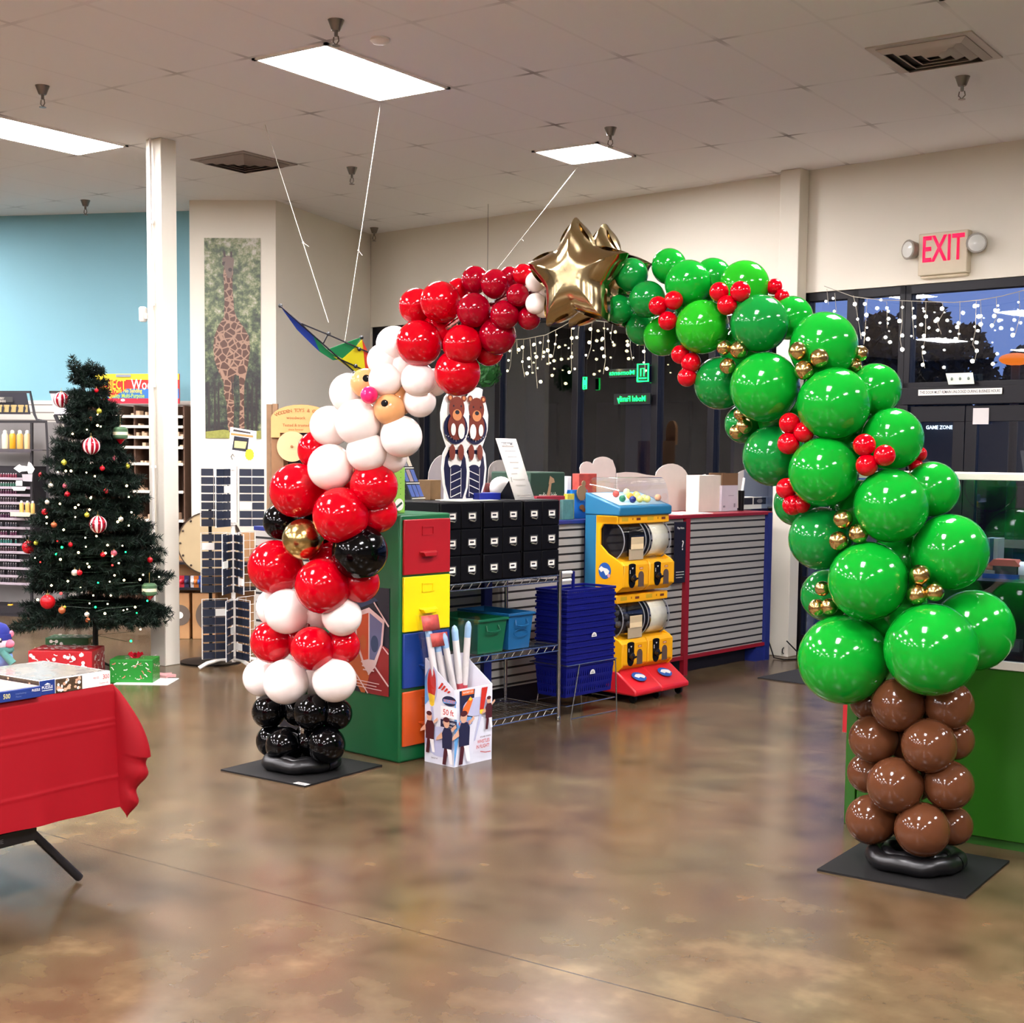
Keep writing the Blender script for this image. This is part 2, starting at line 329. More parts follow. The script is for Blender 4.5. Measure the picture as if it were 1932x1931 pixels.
# ---------------------------------------------------------------- ceiling troffers
TROF = mat('troffer_diffuser', '#ffffff', .5, es=LIGHT, ecol='#fffbff', noise=0)
def gx(i): return OX+i*TA
def gy(j): return OY+j*TBB
def troffer(i, j, h, label, grp=None):
    t = thing('ceiling_light', label, 'ceiling light', (gx(i)+TA/2, gy(j)+TBB*h/2, CEIL), 0, grp)
    a, b = TA/2-.012, TBB*h/2-.012
    f = MB(); f.box(-a, a, -b, -b+.025, -.012, .01); f.box(-a, a, b-.025, b, -.012, .01); f.box(-a, -a+.025, -b, b, -.012, .01); f.box(a-.025, a, -b, b, -.012, .01)
    f.build('frame', WHITE, t)
    MB().box(-a+.02, a-.02, -b+.02, b-.02, -.008, .008).build('diffuser', TROF, t)
troffer(1, 0, 1, 'large glowing ceiling panel over the left half of the balloon arch')
troffer(-4, 0, 1, 'glowing ceiling panel cut by the left edge, left of the square column')
troffer(1, 2.5, .5, 'small square ceiling light above the gold star balloons')
troffer(7, 0, 1, 'ceiling light at the top right corner above the air vent')
far = [(-10, 0), (13, 0)]+[(i, j) for j in (-3, -6, -9, -12) for i in (-10, -4, 1, 7, 13)]
for i, j in far: troffer(i, j, 1, 'ceiling light panel further back in the shop, outside the picture', 'ceiling lights behind the viewer')
# ---------------------------------------------------------------- air vents and sprinklers
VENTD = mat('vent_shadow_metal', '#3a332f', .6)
def vent(i, j, label, cs):
    v = thing('air_vent', label, 'air vent', (gx(i)+TA/2, gy(j)+TBB/4, CEIL), 0)
    a = TA/2-.01
    MB().box(-a, a, -a, a, -.008, .004).build('plate', cs, v)
    for k, r in enumerate((.25, .19, .13, .07)):
        m = MB()
        for sx_, sy_ in ((1, 0), (-1, 0), (0, 1), (0, -1)):
            # sloped louvre blades forming nested squares
            p = Vector((sx_*r, sy_*r, -.012)); t = Vector((-sy_, sx_, 0)); q_ = Vector((sx_, sy_, 0))
            A, Bq = p-t*r, p+t*r; Cc, D = p+t*(r-.035)-q_*.035+Vector((0, 0, -.022)), p-t*(r-.035)-q_*.035+Vector((0, 0, -.022))
            m.add([A, Bq, Cc, D, A+Vector((0, 0, .006)), Bq+Vector((0, 0, .006)), Cc+Vector((0, 0, .004)), D+Vector((0, 0, .004))], [(0, 1, 2, 3), (4, 7, 6, 5), (0, 4, 5, 1), (2, 6, 7, 3)])
        m.build('louvre', cs, v)
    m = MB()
    m.box(-.25, .25, -.25, .25, -.0095, -.0085)  # flat dark sheet, shade inside the vent set as colour
    m.build('opening_shade', VENTD, v)
VM = mat('vent_metal', '#b9aea4', .5)
vent(-3, 1.5, 'square ceiling air vent just right of the white column', mat('vent_metal_darker', '#8d8078', .6)); vent(6, 1.5, 'square ceiling air vent at the upper right, white louvres', VM)  # left vent in a darker metal tone than the right
SPK = mat('sprinkler_metal', '#777067', .35, .8)
def sprinkler(x, y, label, z=CEIL):
    p = onz(x, y, z); s = thing('sprinkler_head', label, 'sprinkler', p)
    MB().lathe([(.045, 0), (.042, -.006), (.026, -.05), (.022, -.055)], 14).build('cup', SPK, s)
    MB().tube([(0, 0, -.05), (0, 0, -.085)], .010, 8).tube([(-.015, 0, -.085), (-.02, 0, -.11), (0, 0, -.13), (.02, 0, -.11), (.015, 0, -.085)], .004, 6).build('frame', SPK, s)
    MB().lathe([(.022, -.131), (.022, -.134)], 12).build('deflector', SPK, s)
for x, y, l in ((80, 162, 'sprinkler head hanging above the left ceiling light'), (634, 38, 'sprinkler head beside the large bright ceiling panel'), (1816, 145, 'sprinkler head under the upper right air vent'),
                (664, 316, 'sprinkler head between the kite strings'), (161, 378, 'sprinkler head near the top of the blue wall'), (706, 430, 'sprinkler head at the far corner of the ceiling'),
                (1152, 241, 'sprinkler head right behind the small square ceiling light')): sprinkler(x, y, l)
q = onz(717, 73, CEIL); s = thing('smoke_detector', 'small round smoke detector on the ceiling right of the sprinkler by the large light', 'smoke detector', q); MB().lathe([(.055, 0), (.055, -.012), (.035, -.028), (.001, -.03)], 20).build('housing', WHITE, s)
# security camera on the column
s = thing('security_camera', 'small white security camera on the left side of the square column', 'camera', (-8.20, 6.97, 2.62))
MB().box(-.03, 0, -.02, .02, -.02, .02).build('bracket', WHITE, s)
MB().lathe([(.022, -.06), (.03, -.05), (.03, .04), (.02, .05)], 14, (-.055, -.01, .02)).build('housing', WHITE, s)
# ---------------------------------------------------------------- outside the windows
ASP = mat('asphalt', '#17171c', .8)
struct('ground_outside', MB().box(-40, 30, WB+.25, 70, -.12, -.02), ASP, loc=(0, 0, 0), rz=K.rz)
ST = mat('stucco_outside', '#3a3242', .8); STD = mat('dark_storefront', '#0b090e', .7, spec=.2); LB = mat('pale_blue_panel', '#5d7ca8', .6)
# covered walk outside the left window
XO = K.hy(1478, 700, 14.2).x
struct('wall_outside', MB().box(-26, XO, 14.2, 14.4, 0, 4.2), STD, loc=(0, 0, 0), rz=K.rz)
struct('canopy_outside', MB().box(-26, XO, 10.2, 14.4, 4.0, 4.2), STD, loc=(0, 0, 0), rz=K.rz)
for i, (x0, x1, y, m) in enumerate(((945, 992, 13.0, ST), (1180, 1210, 12.6, ST), (1380, 1420, 12.6, ST), (760, 790, 13.6, ST))):
    a, b = K.hy(x0, 800, y).x, K.hy(x1, 800, y).x
    struct('column_outside', MB().box(a, b, y, y+.35, 0, 4.0), m, loc=(0, 0, 0), rz=K.rz)
for x0, x1 in ((789, 798), (905, 933)):
    a, b = K.hy(x0, 800, 14.1).x, K.hy(x1, 800, 14.1).x
    struct('trim_outside', MB().box(a, b, 14.1, 14.18, .2, 2.6), LB, loc=(0, 0, 0), rz=K.rz)
for x0, x1 in ((1125, 1165), (1245, 1300), (1010, 1050), (850, 880)):
    a, b = K.hy(x0, 800, 14.12).x, K.hy(x1, 800, 14.12).x
    struct('window_outside', MB().box(a, b, 14.12, 14.18, .1, 2.3), mat('shop_window_outside', '#151219', .3, spec=.3), loc=(0, 0, 0), rz=K.rz)
# building across the car park with a lit sign
y = 24
a, b = K.hy(1680, 800, y).x, K.hy(1797, 800, y).x
bl = thing('building', 'low shopfront with a red wall and lit sign across the car park', 'building', K.w(0, 0), K.rz)
MB().box(a, b+3, y, y+4, 0, 2.5).build('wall', mat('far_wall', '#26313c', .8), bl)
MB().box(a, b+3, y-.1, y, 0, 1.35).build('red_wall', mat('far_red_wall', '#6e1626', .7), bl)
zt = K.hy(1770, 807, y-.12).z; xa, xb = K.hy(1747, 807, y-.12).x, K.hy(1797, 807, y-.12).x
MB().text('GAME ZONE', (xb-xa)/5.4, ((xa+xb)/2, y-.12, zt), X3, Z3, sx=.95).build('sign', mat('lit_sign', '#ffffff', .5, es=5, ecol='#e8f4ff'), bl)
# trees beyond
LEAF = mat('night_foliage', '#10130f', .9, noise=.4, scale=2); BARK = mat('night_bark', '#241d18', .9)
def bgtree(px, ytop, y, wpx, label):
    p = K.hy(px, ytop, y); top = p.z; wd = wpx/FPX*K.w(p.x, y).length*.55
    t = thing('tree', label, 'tree', K.w(p.x, y, -.05))
    MB().tube([(0, 0, 0), (.1, 0, top*.3), (-.1, .1, top*.6), (0, 0, top*.85)], .25, 8, r1=.06).build('trunk', BARK, t)
    rg = np.random.RandomState(px); vs = []; fs = []
    for i in range(2600):
        u = rg.rand()**.8; z = top*(.25+.75*u); rr = wd*(1-((u-.35)/.68)**2)**.5 if abs((u-.35)/.68) < 1 else .05
        an = rg.rand()*6.283; r_ = rr*(.5+.6*rg.rand()); c = Vector((r_*math.cos(an), r_*math.sin(an), z*(1-.04*rg.rand())))
        s_ = .07+.13*rg.rand(); e1 = Vector(rg.randn(3)).normalized(); e2 = e1.orthogonal().normalized(); k = len(vs)
        vs += [c-e1*s_, c+e2*s_*.6, c+e1*s_, c-e2*s_*.6]; fs.append((k, k+1, k+2, k+3))
    m = MB(); m.add(vs, fs); m.build('foliage', LEAF, t, smooth=False)
bgtree(1665, 590, 31, 110, 'dark tree outside left of the door transom, against dusk sky')
bgtree(1742, 566, 36, 140, 'tallest dark tree outside, behind the icicle lights')
bgtree(1815, 610, 42, 125, 'dark tree outside between the tall tree and the street lamp')
bgtree(1935, 650, 33, 70, 'dark tree outside behind the orange street lamp')
bgtree(1550, 640, 30, 90, 'dark tree outside just right of the pilaster')
p = K.hy(1917, 672, 22)
sl = thing('street_lamp', 'street lamp glowing orange outside at the right edge', 'street lamp', K.w(p.x, 22, -.05))
MB().tube([(0, 0, 0), (0, 0, p.z-.1)], .07, 10).build('pole', mat('lamp_pole', '#6a4326', .6), sl)
MB().ball((0, 0, p.z), .22, 16, (1.2, 1.2, .45)).build('lamp_head', mat('sodium_lamp', '#ff8a30', .5, es=1.6, ecol='#ff7a20'), sl)
# ================================================================ balloon arch
def latex(name, col, sub=0): return mat(name, col, .10, noise=.02, scale=6, spec=.38)
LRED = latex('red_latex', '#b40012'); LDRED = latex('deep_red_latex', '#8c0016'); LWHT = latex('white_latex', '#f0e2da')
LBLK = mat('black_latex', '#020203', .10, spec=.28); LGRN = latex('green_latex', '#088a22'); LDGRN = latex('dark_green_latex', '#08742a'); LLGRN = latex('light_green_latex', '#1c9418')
LBRN = latex('brown_latex', '#58331f'); LSKN = latex('skin_latex', '#d89c66'); LPNK = latex('pink_latex', '#ee2468')
GOLD = mat('gold_chrome_latex', '#c2a468', .2, 1, noise=.03); FOIL = mat('gold_foil', '#ad9a74', .16, 1, noise=.03, scale=4)
def balloon_mesh(m, n=32):
    mb = MB(); pr = []
    for i in range(n//2+1):
        a = math.pi*i/(n//2); z = -math.cos(a); r = math.sin(a)
        if z < 0: r *= 1-.10*(-z)**2; z *= 1.07
        pr.append((max(r, .012), z))
    pr[0] = (.05, -1.07); mb.lathe([(.07, -1.14), (.03, -1.10)]+pr[1:-1]+[(.0005, 1)], n, m=0)
    return mb
UM = {}
def unit(m):
    if m.name not in UM:
        o = balloon_mesh(m).build('balloon', m); UM[m.name] = o.data; bpy.data.objects.remove(o)
    return UM[m.name]
P0, P1 = Vector((-4.88, 5.11, 0)), Vector((-1.76, 5.34, 0))
PN = Vector((-(P1-P0).y, (P1-P0).x, 0)).normalized()
core_px = [(570, 1465), (575, 1330), (580, 1200), (590, 1080), (625, 950), (665, 860), (700, 790), (745, 710), (800, 650), (870, 600), (960, 560), (1060, 545), (1180, 560), (1290, 580), (1390, 645), (1470, 740), (1540, 850), (1590, 950), (1650, 1060), (1690, 1170), (1715, 1300), (1722, 1450), (1722, 1640)]
def onarch(x, y, off=0):
    d = ray(x, y); o = P0 - CAM; return CAM+d*((o.dot(PN))/d.dot(PN)+off)
core = [onarch(*q) for q in core_px]
def nearest(p):
    best = None
    for a, b in zip(core[:-1], core[1:]):
        t = max(0, min(1, (p-a).dot(b-a)/(b-a).length_squared)); q = a+(b-a)*t
        if best is None or (q-p).length < (best-p).length: best = q
    return best
arch = thing('balloon_arch', 'tall balloon arch, bearded face in a red hat at left, green tree at right', 'balloon arch', (0, 0, 0))
def bal(x, y, r, m, l=0, name=None, lab=None, parent=None, sc=1.0):
    p = onarch(x, y); R = r/FPX*(p-CAM).dot(FW); D = (p-CAM).dot(FW)
    p = onarch(x, y, l*R*1.05); R = r/FPX*(p-CAM).dot(FW)
    o = bpy.data.objects.new(name or 'balloon', unit(m)); C.objects.link(o); o.parent = parent or arch
    q = nearest(p)-p + ray(x, y)*(.04 if l <= 0 else 0)
    if q.length < .02: q = ray(x, y)
    o.rotation_euler = (-q).to_track_quat('Z', 'Y').to_euler(); o.location = p; o.scale = (R*sc,)*3
    if lab: o['label'] = lab
    return o
def many(name, m, rows, lab=None):
    for i, r in enumerate(rows): bal(r[0], r[1], r[2], r[3] if len(r) > 4 else m, r[-1], name, lab if i == 0 or lab is None else lab)
# black boots and belt, red suit, white trim
many('black_balloon', LBLK, [(514, 1398, 31, .5), (537, 1407, 36, -.5), (616, 1406, 36, -.4), (585, 1398, 34, .9), (507, 1343, 32, .1), (588, 1344, 35, -.7), (634, 1347, 31, .5), (565, 1340, 32, 1.1)], 'black balloon')
many('white_balloon', LWHT, [(494, 1279, 36, .8), (539, 1287, 43, -.7), (631, 1284, 42, -.2), (585, 1272, 41, 1.0)], 'white balloon')
many('red_balloon', LRED, [(512, 1212, 40, -.1), (590, 1224, 42, -.8), (645, 1219, 35, .6), (570, 1205, 38, 1.1)], 'red balloon')
many('white_balloon', LWHT, [(521, 1146, 38, .8), (541, 1154, 43, -.6), (645, 1163, 38, -.1), (595, 1150, 40, .9)], 'white balloon')
many('red_balloon', LRED, [(519, 1071, 52, -.3), (609, 1106, 53, -.8), (679, 1100, 38, .5), (625, 1060, 40, .9)], 'red balloon')
many('black_balloon', LBLK, [(531, 985, 35, .5), (679, 1042, 53, -.35), (600, 1000, 38, .8)], 'black balloon')
bal(571, 1018, 39, GOLD, -1.15, 'gold_balloon', 'gold chrome balloon in the black belt')
many('red_balloon', LRED, [(560, 926, 52, -.5), (643, 973, 54, -1.0), (705, 918, 46, -.2), (711, 968, 39, .6), (598, 850, 37, .6), (640, 910, 42, .8)], 'red balloon')
# beard, face, hat brim
many('white_balloon', LWHT, [(624, 882, 44, -1.0), (692, 853, 39, -.8), (757, 824, 40, -.3), (735, 860, 34, .6), (675, 797, 44, -1.0), (622, 804, 38, -.2), (659, 742, 38, -.1), (712, 800, 34, .3), (706, 765, 30, .7),
                             (727, 717, 32, -1.0), (744, 650, 35, -.2), (724, 680, 32, -.5), (789, 716, 33, -.6), (792, 757, 31, .1), (820, 722, 26, .9), (765, 690, 32, .2)], 'white balloon')
many('skin_balloon', LSKN, [(689, 723, 28, -.9), (735, 773, 30, -1.1), (753, 757, 28, .2)], 'peach coloured balloon for the face')
bal(696.5, 745.5, 16.5, LPNK, -4.2, 'nose_balloon', 'small pink balloon as a nose')
for ex, ey, r, l in ((691, 714, 7, -9.5), (725.5, 761, 7, -11.0)):
    p = onarch(ex, ey, l*.012)
    # black disc lying on the balloon in front, highlight painted as a white dot
    par = min([o for o in arch.children if o.name.startswith('skin_balloon')], key=lambda o: (o.location-p).length)
    d = ray(ex, ey).normalized(); oc = CAM-par.location; bq = oc.dot(d); cc = oc.dot(oc)-(par.scale[0]*1.0)**2; t = -bq-math.sqrt(max(0, bq*bq-cc)); h = CAM+d*t; nrm = (h-par.location).normalized()
    R = r/FPX*(h-CAM).dot(FW); M = nrm.to_track_quat('Z', 'Y').to_matrix()
    e = MB().lathe([(R*1.0, -.004), (R*.95, .0035), (R*.5, .005), (.0004, .0052)], 18, h, M, 0).lathe([(R*.13, .004), (R*.12, .0062)], 12, h+M @ Vector((R*.35, R*.3, 0)), M, 1)
    e.build('eye', [mat('eye_black', '#010101', .6, spec=.1), CARD], arch)
# hat
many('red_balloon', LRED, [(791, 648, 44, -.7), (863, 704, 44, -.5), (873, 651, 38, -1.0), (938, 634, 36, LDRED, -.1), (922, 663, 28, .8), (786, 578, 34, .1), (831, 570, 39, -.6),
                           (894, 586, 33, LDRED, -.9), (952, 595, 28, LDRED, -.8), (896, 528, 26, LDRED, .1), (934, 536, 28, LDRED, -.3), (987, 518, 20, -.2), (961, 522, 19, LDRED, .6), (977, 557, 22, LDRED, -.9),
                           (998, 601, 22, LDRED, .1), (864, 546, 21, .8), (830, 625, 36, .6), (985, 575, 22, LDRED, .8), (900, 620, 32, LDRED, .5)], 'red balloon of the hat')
many('white_balloon', LWHT, [(1010, 532, 19, -.7), (1011, 573, 20, -.7), (1024, 582, 18, .3), (1026, 545, 19, .6)], 'small white balloon at the hat tip')
# gold foil stars
def star(cx_, cy_, Yo, label):
    p = onarch(cx_, cy_, Yo); R = .252; out = []
    tips = []
    for k in range(10):
        a = math.radians(90+36*k); r = R if k % 2 == 0 else R*.60; tips.append((r*math.cos(a), r*math.sin(a)))
    N = 8
    for k in range(10):
        a, b = tips[k], tips[(k+1) % 10]
        for i in range(N):
            t = i/N; x, y = a[0]+(b[0]-a[0])*t, a[1]+(b[1]-a[1])*t
            bow = .010*math.sin(math.pi*t); L = math.hypot(x, y); out.append((x*(1+bow/L), y*(1+bow/L)))
    n = len(out); rings = [1, .985, .95, .9, .82, .72, .6, .46, .3, .15]; vs = []; fs = []
    def H(s, x, y, k):
        e = 1-s; x, y = x*s, y*s; d = 9
        for (ax, ay), (bx, by) in zip(tips, tips[1:]+tips[:1]):
            vx, vy = bx-ax, by-ay; t = max(0, min(1, ((x-ax)*vx+(y-ay)*vy)/(vx*vx+vy*vy))); d = min(d, math.hypot(x-ax-vx*t, y-ay-vy*t))
        d = min(1, (d if s < 1 else 0)/(R*.50)); base = .105*(1-(1-d)**2)**.5*(1-.15*d)
        return base + .0035*math.sin(k*1.35)*math.exp(-e*9)*min(1, e*30)
    for side in (1, -1):
        k0 = len(vs)
        for s_ in rings:
            for k, (x, y) in enumerate(out): vs.append((x*s_, side*-H(s_, x, y, k), y*s_))
        vs.append((0, side*-.0892, 0)); c = len(vs)-1
        for j in range(len(rings)-1):
            for k in range(n):
                q = (k0+j*n+k, k0+j*n+(k+1) % n, k0+(j+1)*n+(k+1) % n, k0+(j+1)*n+k); fs.append(q if side == 1 else q[::-1])
        for k in range(n):
            q = (k0+(len(rings)-1)*n+k, k0+(len(rings)-1)*n+(k+1) % n, c); fs.append(q if side == 1 else q[::-1])
    m = MB(); m.add(vs, fs); o = m.build('star_balloon', FOIL, arch); o.location = p; o['label'] = label; return o
s1 = star(1090, 522, -.14, 'front gold foil star balloon'); s1.rotation_euler = (0, math.radians(-2), math.radians(6))
s2 = star(1136, 532, .05, 'rear gold foil star balloon'); s2.rotation_euler = (0, math.radians(3), math.radians(0))
# green tree
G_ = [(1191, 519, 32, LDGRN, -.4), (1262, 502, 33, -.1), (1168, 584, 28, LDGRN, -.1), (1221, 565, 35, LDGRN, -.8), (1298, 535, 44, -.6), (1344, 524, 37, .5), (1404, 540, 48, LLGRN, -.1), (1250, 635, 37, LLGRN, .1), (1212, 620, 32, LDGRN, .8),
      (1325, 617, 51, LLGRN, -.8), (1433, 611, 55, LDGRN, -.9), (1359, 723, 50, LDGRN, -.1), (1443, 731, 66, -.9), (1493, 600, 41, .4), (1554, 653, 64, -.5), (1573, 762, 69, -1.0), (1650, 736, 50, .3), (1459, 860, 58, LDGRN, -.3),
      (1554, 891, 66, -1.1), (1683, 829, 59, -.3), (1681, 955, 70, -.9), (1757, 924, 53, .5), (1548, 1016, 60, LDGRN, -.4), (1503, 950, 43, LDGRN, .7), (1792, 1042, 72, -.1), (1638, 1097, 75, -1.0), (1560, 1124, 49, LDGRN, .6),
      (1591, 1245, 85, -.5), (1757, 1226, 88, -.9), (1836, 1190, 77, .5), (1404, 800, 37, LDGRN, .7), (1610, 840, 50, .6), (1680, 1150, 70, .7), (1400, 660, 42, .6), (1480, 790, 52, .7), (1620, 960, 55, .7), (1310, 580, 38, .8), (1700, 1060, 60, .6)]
many('green_balloon', LGRN, G_, 'green balloon')
many('brown_balloon', LBRN, [(1694, 1330, 51, -.7), (1790, 1331, 47, -.1), (1640, 1325, 36, .5), (1648, 1395, 46, -.3), (1753, 1407, 52, -.8), (1800, 1397, 38, .5), (1637, 1459, 38, .6), (1689, 1482, 53, -.8), (1790, 1482, 47, -.3),
                             (1643, 1547, 47, -.3), (1740, 1566, 52, -.8), (1797, 1558, 38, .6), (1720, 1335, 44, .9), (1710, 1395, 42, 1.0), (1725, 1470, 42, 1.0), (1715, 1545, 42, 1.0)], 'brown balloon')
def cluster(pts, m, l, name, lab):
    p = onarch(*pts[0][:2]); e = thing(name, None, None, (0, 0, 0)); e.parent = arch; e['label'] = lab; del_ = [k for k in ('category',) if k in e]
    for x, y, r in pts: bal(x, y, r, m, l*72/r*.72, 'small_balloon', None, e)
RC_ = 'cluster of small red balloons'; GC_ = 'cluster of small gold chrome balloons'
for pts, m, l in (([(1241.5, 577, 18), (1271, 567, 18), (1259.6, 605.7, 18)], LRED, -1.3), ([(1356.7, 551, 18.5), (1396.8, 550, 19.5), (1371.7, 576, 19)], LRED, -1.5), ([(1284, 669, 18), (1303.6, 684.7, 19), (1296, 712, 18)], LRED, -.8),
                  ([(1461, 541, 15), (1475, 560, 14)], LRED, .1), ([(1489.5, 798.8, 20), (1517, 815.6, 20), (1487.6, 837, 21)], LRED, -1.6), ([(1630.7, 840, 21.5), (1669, 859.7, 20.5), (1635.4, 878, 21)], LRED, -1.9),
                  ([(1735, 857, 14), (1728, 880, 14)], LRED, .4), ([(1484, 922, 20), (1496, 953, 20), (1512, 952, 17)], LRED, -1.2)):
    cluster(pts, m, l, 'red_berry_cluster', RC_)
for pts, m, l in (([(1366, 656, 14.5), (1394, 660, 17.5), (1373, 691, 15.5)], GOLD, -1.4), ([(1505.5, 662.8, 18), (1546, 675.7, 18), (1517, 698.6, 18.5)], GOLD, -1.9), ([(1623, 667, 15), (1612, 690, 14)], GOLD, -.2),
                  ([(1397, 781, 13), (1404, 804, 15), (1390, 815, 14)], GOLD, -.6), ([(1590.6, 980, 18.5), (1619.5, 1007, 18.5), (1582, 1021, 18.5)], GOLD, -1.8), ([(1736, 1084.6, 19.5), (1730.4, 1121.8, 19.5), (1763.5, 1117.7, 17.5)], GOLD, -1.7),
                  ([(1552, 1111, 14.5), (1541.4, 1146.6, 16), (1564.7, 1145, 16)], GOLD, -1.0)):
    cluster(pts, m, l, 'gold_cluster', GC_)
MB().tube(core, .012, 8).build('frame_pole', CHROME, arch)
# black stands: square plate and ring on each side
PLT = mat('stand_plate', '#100f0f', .6, spec=.3, noise=.1); TUBE = mat('black_vinyl', '#0b0a0c', .35)
for c_, rr, tilt in ((Vector((-4.875, 5.115, 0)), .20, 0), (Vector((-1.765, 5.345, 0)), .195, 0)):
    MB().box(c_.x-.29, c_.x+.29, c_.y-.29, c_.y+.29, .0, .008).build('base_plate', PLT, arch)
    rg = random.Random(3); t = MB()
    for k, (rm, rt, z) in enumerate(((rr-.035, .036, .044), (rr-.085, .028, .055))):
        pts = []
        for i in range(40):
            a = 2*math.pi*i/40; w_ = 1+.03*math.sin(5*a+k)+.02*math.sin(11*a); pts.append((c_.x+rm*w_*math.cos(a), c_.y+rm*w_*math.sin(a), z+.004*math.sin(7*a)))
        t.tube(pts+[pts[0]], rt, 12, caps=False)
    t.build('weight_ring', TUBE, arch)
    MB().tube([(c_.x, c_.y, .008), (c_.x, c_.y, .32)], .018, 10).build('stand_pole', CHROME, arch)
p = onz(563, 1481, .009)
a_ = Art((p.x-.04, p.y+.005, .009), X3, Y3); a_.rect(0, 0, .08, .035, 0); a_.lay += 1; a_.rect(.01, .006, .07, .012, 1); a_.rect(.01, .018, .06, .024, 1)
a_.build('plate_label', [PAPER, INK], arch)
# ================================================================ slatwall counter along frame K
KX = lambda x, y, c: K.hx(x, y, c)
def kthing(name, label, cat, x, y, z=0, group=None, rz=0): return thing(name, label, cat, K.w(x, y, z), K.rz+rz, group)
CSL = slat_mat('counter_slatwall', '#a5a19a', '#0e0c0d', .0538, .15, .25)
ct = kthing('counter', 'long counter with grey slatted front, red and blue posts, in front of the windows', 'counter', -5.83, 4.95)
# local: y along the counter (0 .. 4.58), x toward the aisle, front face at x=0
L0, L1 = 0.0, 4.60
yr = 8.40-4.95
m = MB().box(-.62, -.012, L0, L1, .14, 1.165); m.build('slat_panel', CSL, ct)
MB().box(-.64, .015, L0, yr-.95, 1.165, 1.19).build('countertop', BLUEP, ct, bevel=.003)
MB().box(-.64, .015, yr-.95, L1+.02, 1.165, 1.19).build('countertop', REDP, ct, bevel=.003)
MB().box(-.02, .018, yr-.025, yr+.025, 0, 1.165).build('post', REDP, ct); MB().box(-.05, .018, L1-.05, L1+.015, 0, 1.18).build('post', BLUEP, ct)
for y in (7.26, 6.25, 5.35): MB().box(-.02, .018, y-.035-4.95, y+.035-4.95, .10, 1.17).build('post', BLUEP, ct)
MB().box(-.02, .012, yr-1.1, L1, .12, .145).build('bottom_rail', REDP, ct)
MB().box(-.60, -.10, .1, L1-.02, 0.0, .14).build('plinth', mat('plinth', '#1a1520', .6), ct)
MB().box(-.10, .0, L1-.16, L1-.04, 0, .14).build('foot', BLUEP, ct)
# dark sign hanging on the slats beside the red post
sg = kthing('hanging_sign', 'narrow black sign hanging on the slats left of the red counter post', 'sign', -5.80, 8.27, 0)
z0 = KX(1281, 1100, -5.8).z; z1 = KX(1283, 985, -5.8).z
MB().box(0, .008, -.07, .07, z0, z1).build('board', mat('sign_black', '#141220', .5), sg)
a = Art((.009, -.07, z0), *FA); a.txt('?', .10, .10, .27, 0); a.txt('Play Here', .022, .07, .40, 0); a.line([(.02, .08), (.12, .08)], .004, 0); a.line([(.02, .06), (.12, .06)], .004, 0); a.line([(.02, .04), (.10, .04)], .004, 0)
a.build('print', CARD, sg)
# ---------------------------------------------------------------- chrome wire shelving
rk = kthing('wire_shelf_rack', 'low chrome wire shelving rack under the black card drawers', 'shelving', -5.36, 5.30)
RL = 1.10; RD = .44
posts = MB()
for x in (0, -RD):
    for y in (0, RL):
        m = MB().tube([(x, y, .03), (x, y, .92)], .0125, 10)
        for k in range(30): m.lathe([(.0137, 0), (.0137, .004)], 10, (x, y, .05+k*.028))
        m.lathe([(.015, 0), (.018, .012), (.012, .03)], 10, (x, y, 0)); m.build('post', CHROME, rk)
for z in (.875, .45, .065):
    m = MB()
    for x in (0, -RD):
        m.tube([(x, 0, z+.018), (x, RL, z+.018)], .0045, 6).tube([(x, 0, z-.018), (x, RL, z-.018)], .0045, 6)
        n = 15
        for k in range(n): y = RL*k/n; m.tube([(x, y+.005, z-.018), (x, y+RL/n*.55, z+.018)], .003, 5)
    for y in (0, RL):
        m.tube([(-RD, y, z+.018), (0, y, z+.018)], .0045, 6).tube([(-RD, y, z-.018), (0, y, z-.018)], .0045, 6)
    for k in range(1, 36): y = RL*k/36; m.tube([(-RD, y, z+.014), (0, y, z+.014)], .0022, 5)
    for x in (-.12, -.24, -.34): m.tube([(x, 0, z+.008), (x, RL, z+.008)], .003, 5)
    m.build('shelf', CHROME, rk)
# ---------------------------------------------------------------- card drawer cabinets
CB = mat('cabinet_black', '#050406', .5, spec=.2); BRASS = mat('label_metal', '#8d8a80', .35, .9)
def card_cab():
    t = kthing('card_drawer_cabinet', 'x', 'cabinet', -5.36, 5.4, .895)
    m = MB().box(-.42, -.006, 0, .335, 0, .455); m.build('body', CB, t, bevel=.004)
    for r in range(3):
        for c in range(2):
            y0, z0 = .008+c*.161, .010+(2-r)*.149
            d = MB().box(-.006, .008, y0, y0+.157, z0, z0+.142).build('drawer', CB, t, bevel=.003)
            yc, zc = y0+.085, z0+.068
            MB().box(.008, .012, yc-.034, yc+.034, zc-.020, zc-.015).box(.008, .012, yc-.034, yc+.034, zc+.017, zc+.022).box(.008, .012, yc-.034, yc-.029, zc-.018, zc+.02).box(.008, .012, yc+.029, yc+.034, zc-.018, zc+.02).tube([(.010, yc-.02, zc-.024), (.028, yc, zc-.030), (.010, yc+.03, zc-.024)], .004, 6).build('label_holder', BRASS, d)
            a = Art((.0085, yc-.03, zc-.016), *FA); a.rect(0, 0, .06, .033, 0); a.line([(.014, .017), (.046, .017)], .010, 1); a.build('label_card', [PAPER, INK], d)
    return t
c1 = card_cab(); ys = (5.36, 5.705, 6.05)
c1.location = K.w(-5.36, ys[0], .897); c1['label'] = 'black card drawer cabinet half hidden behind the green filing cabinet'
copy(c1, K.w(-5.36, ys[1], .897), label='middle one of three black card drawer cabinets on the wire rack')
copy(c1, K.w(-5.36, ys[2], .897), label='black card drawer cabinet at the right end of the wire rack')
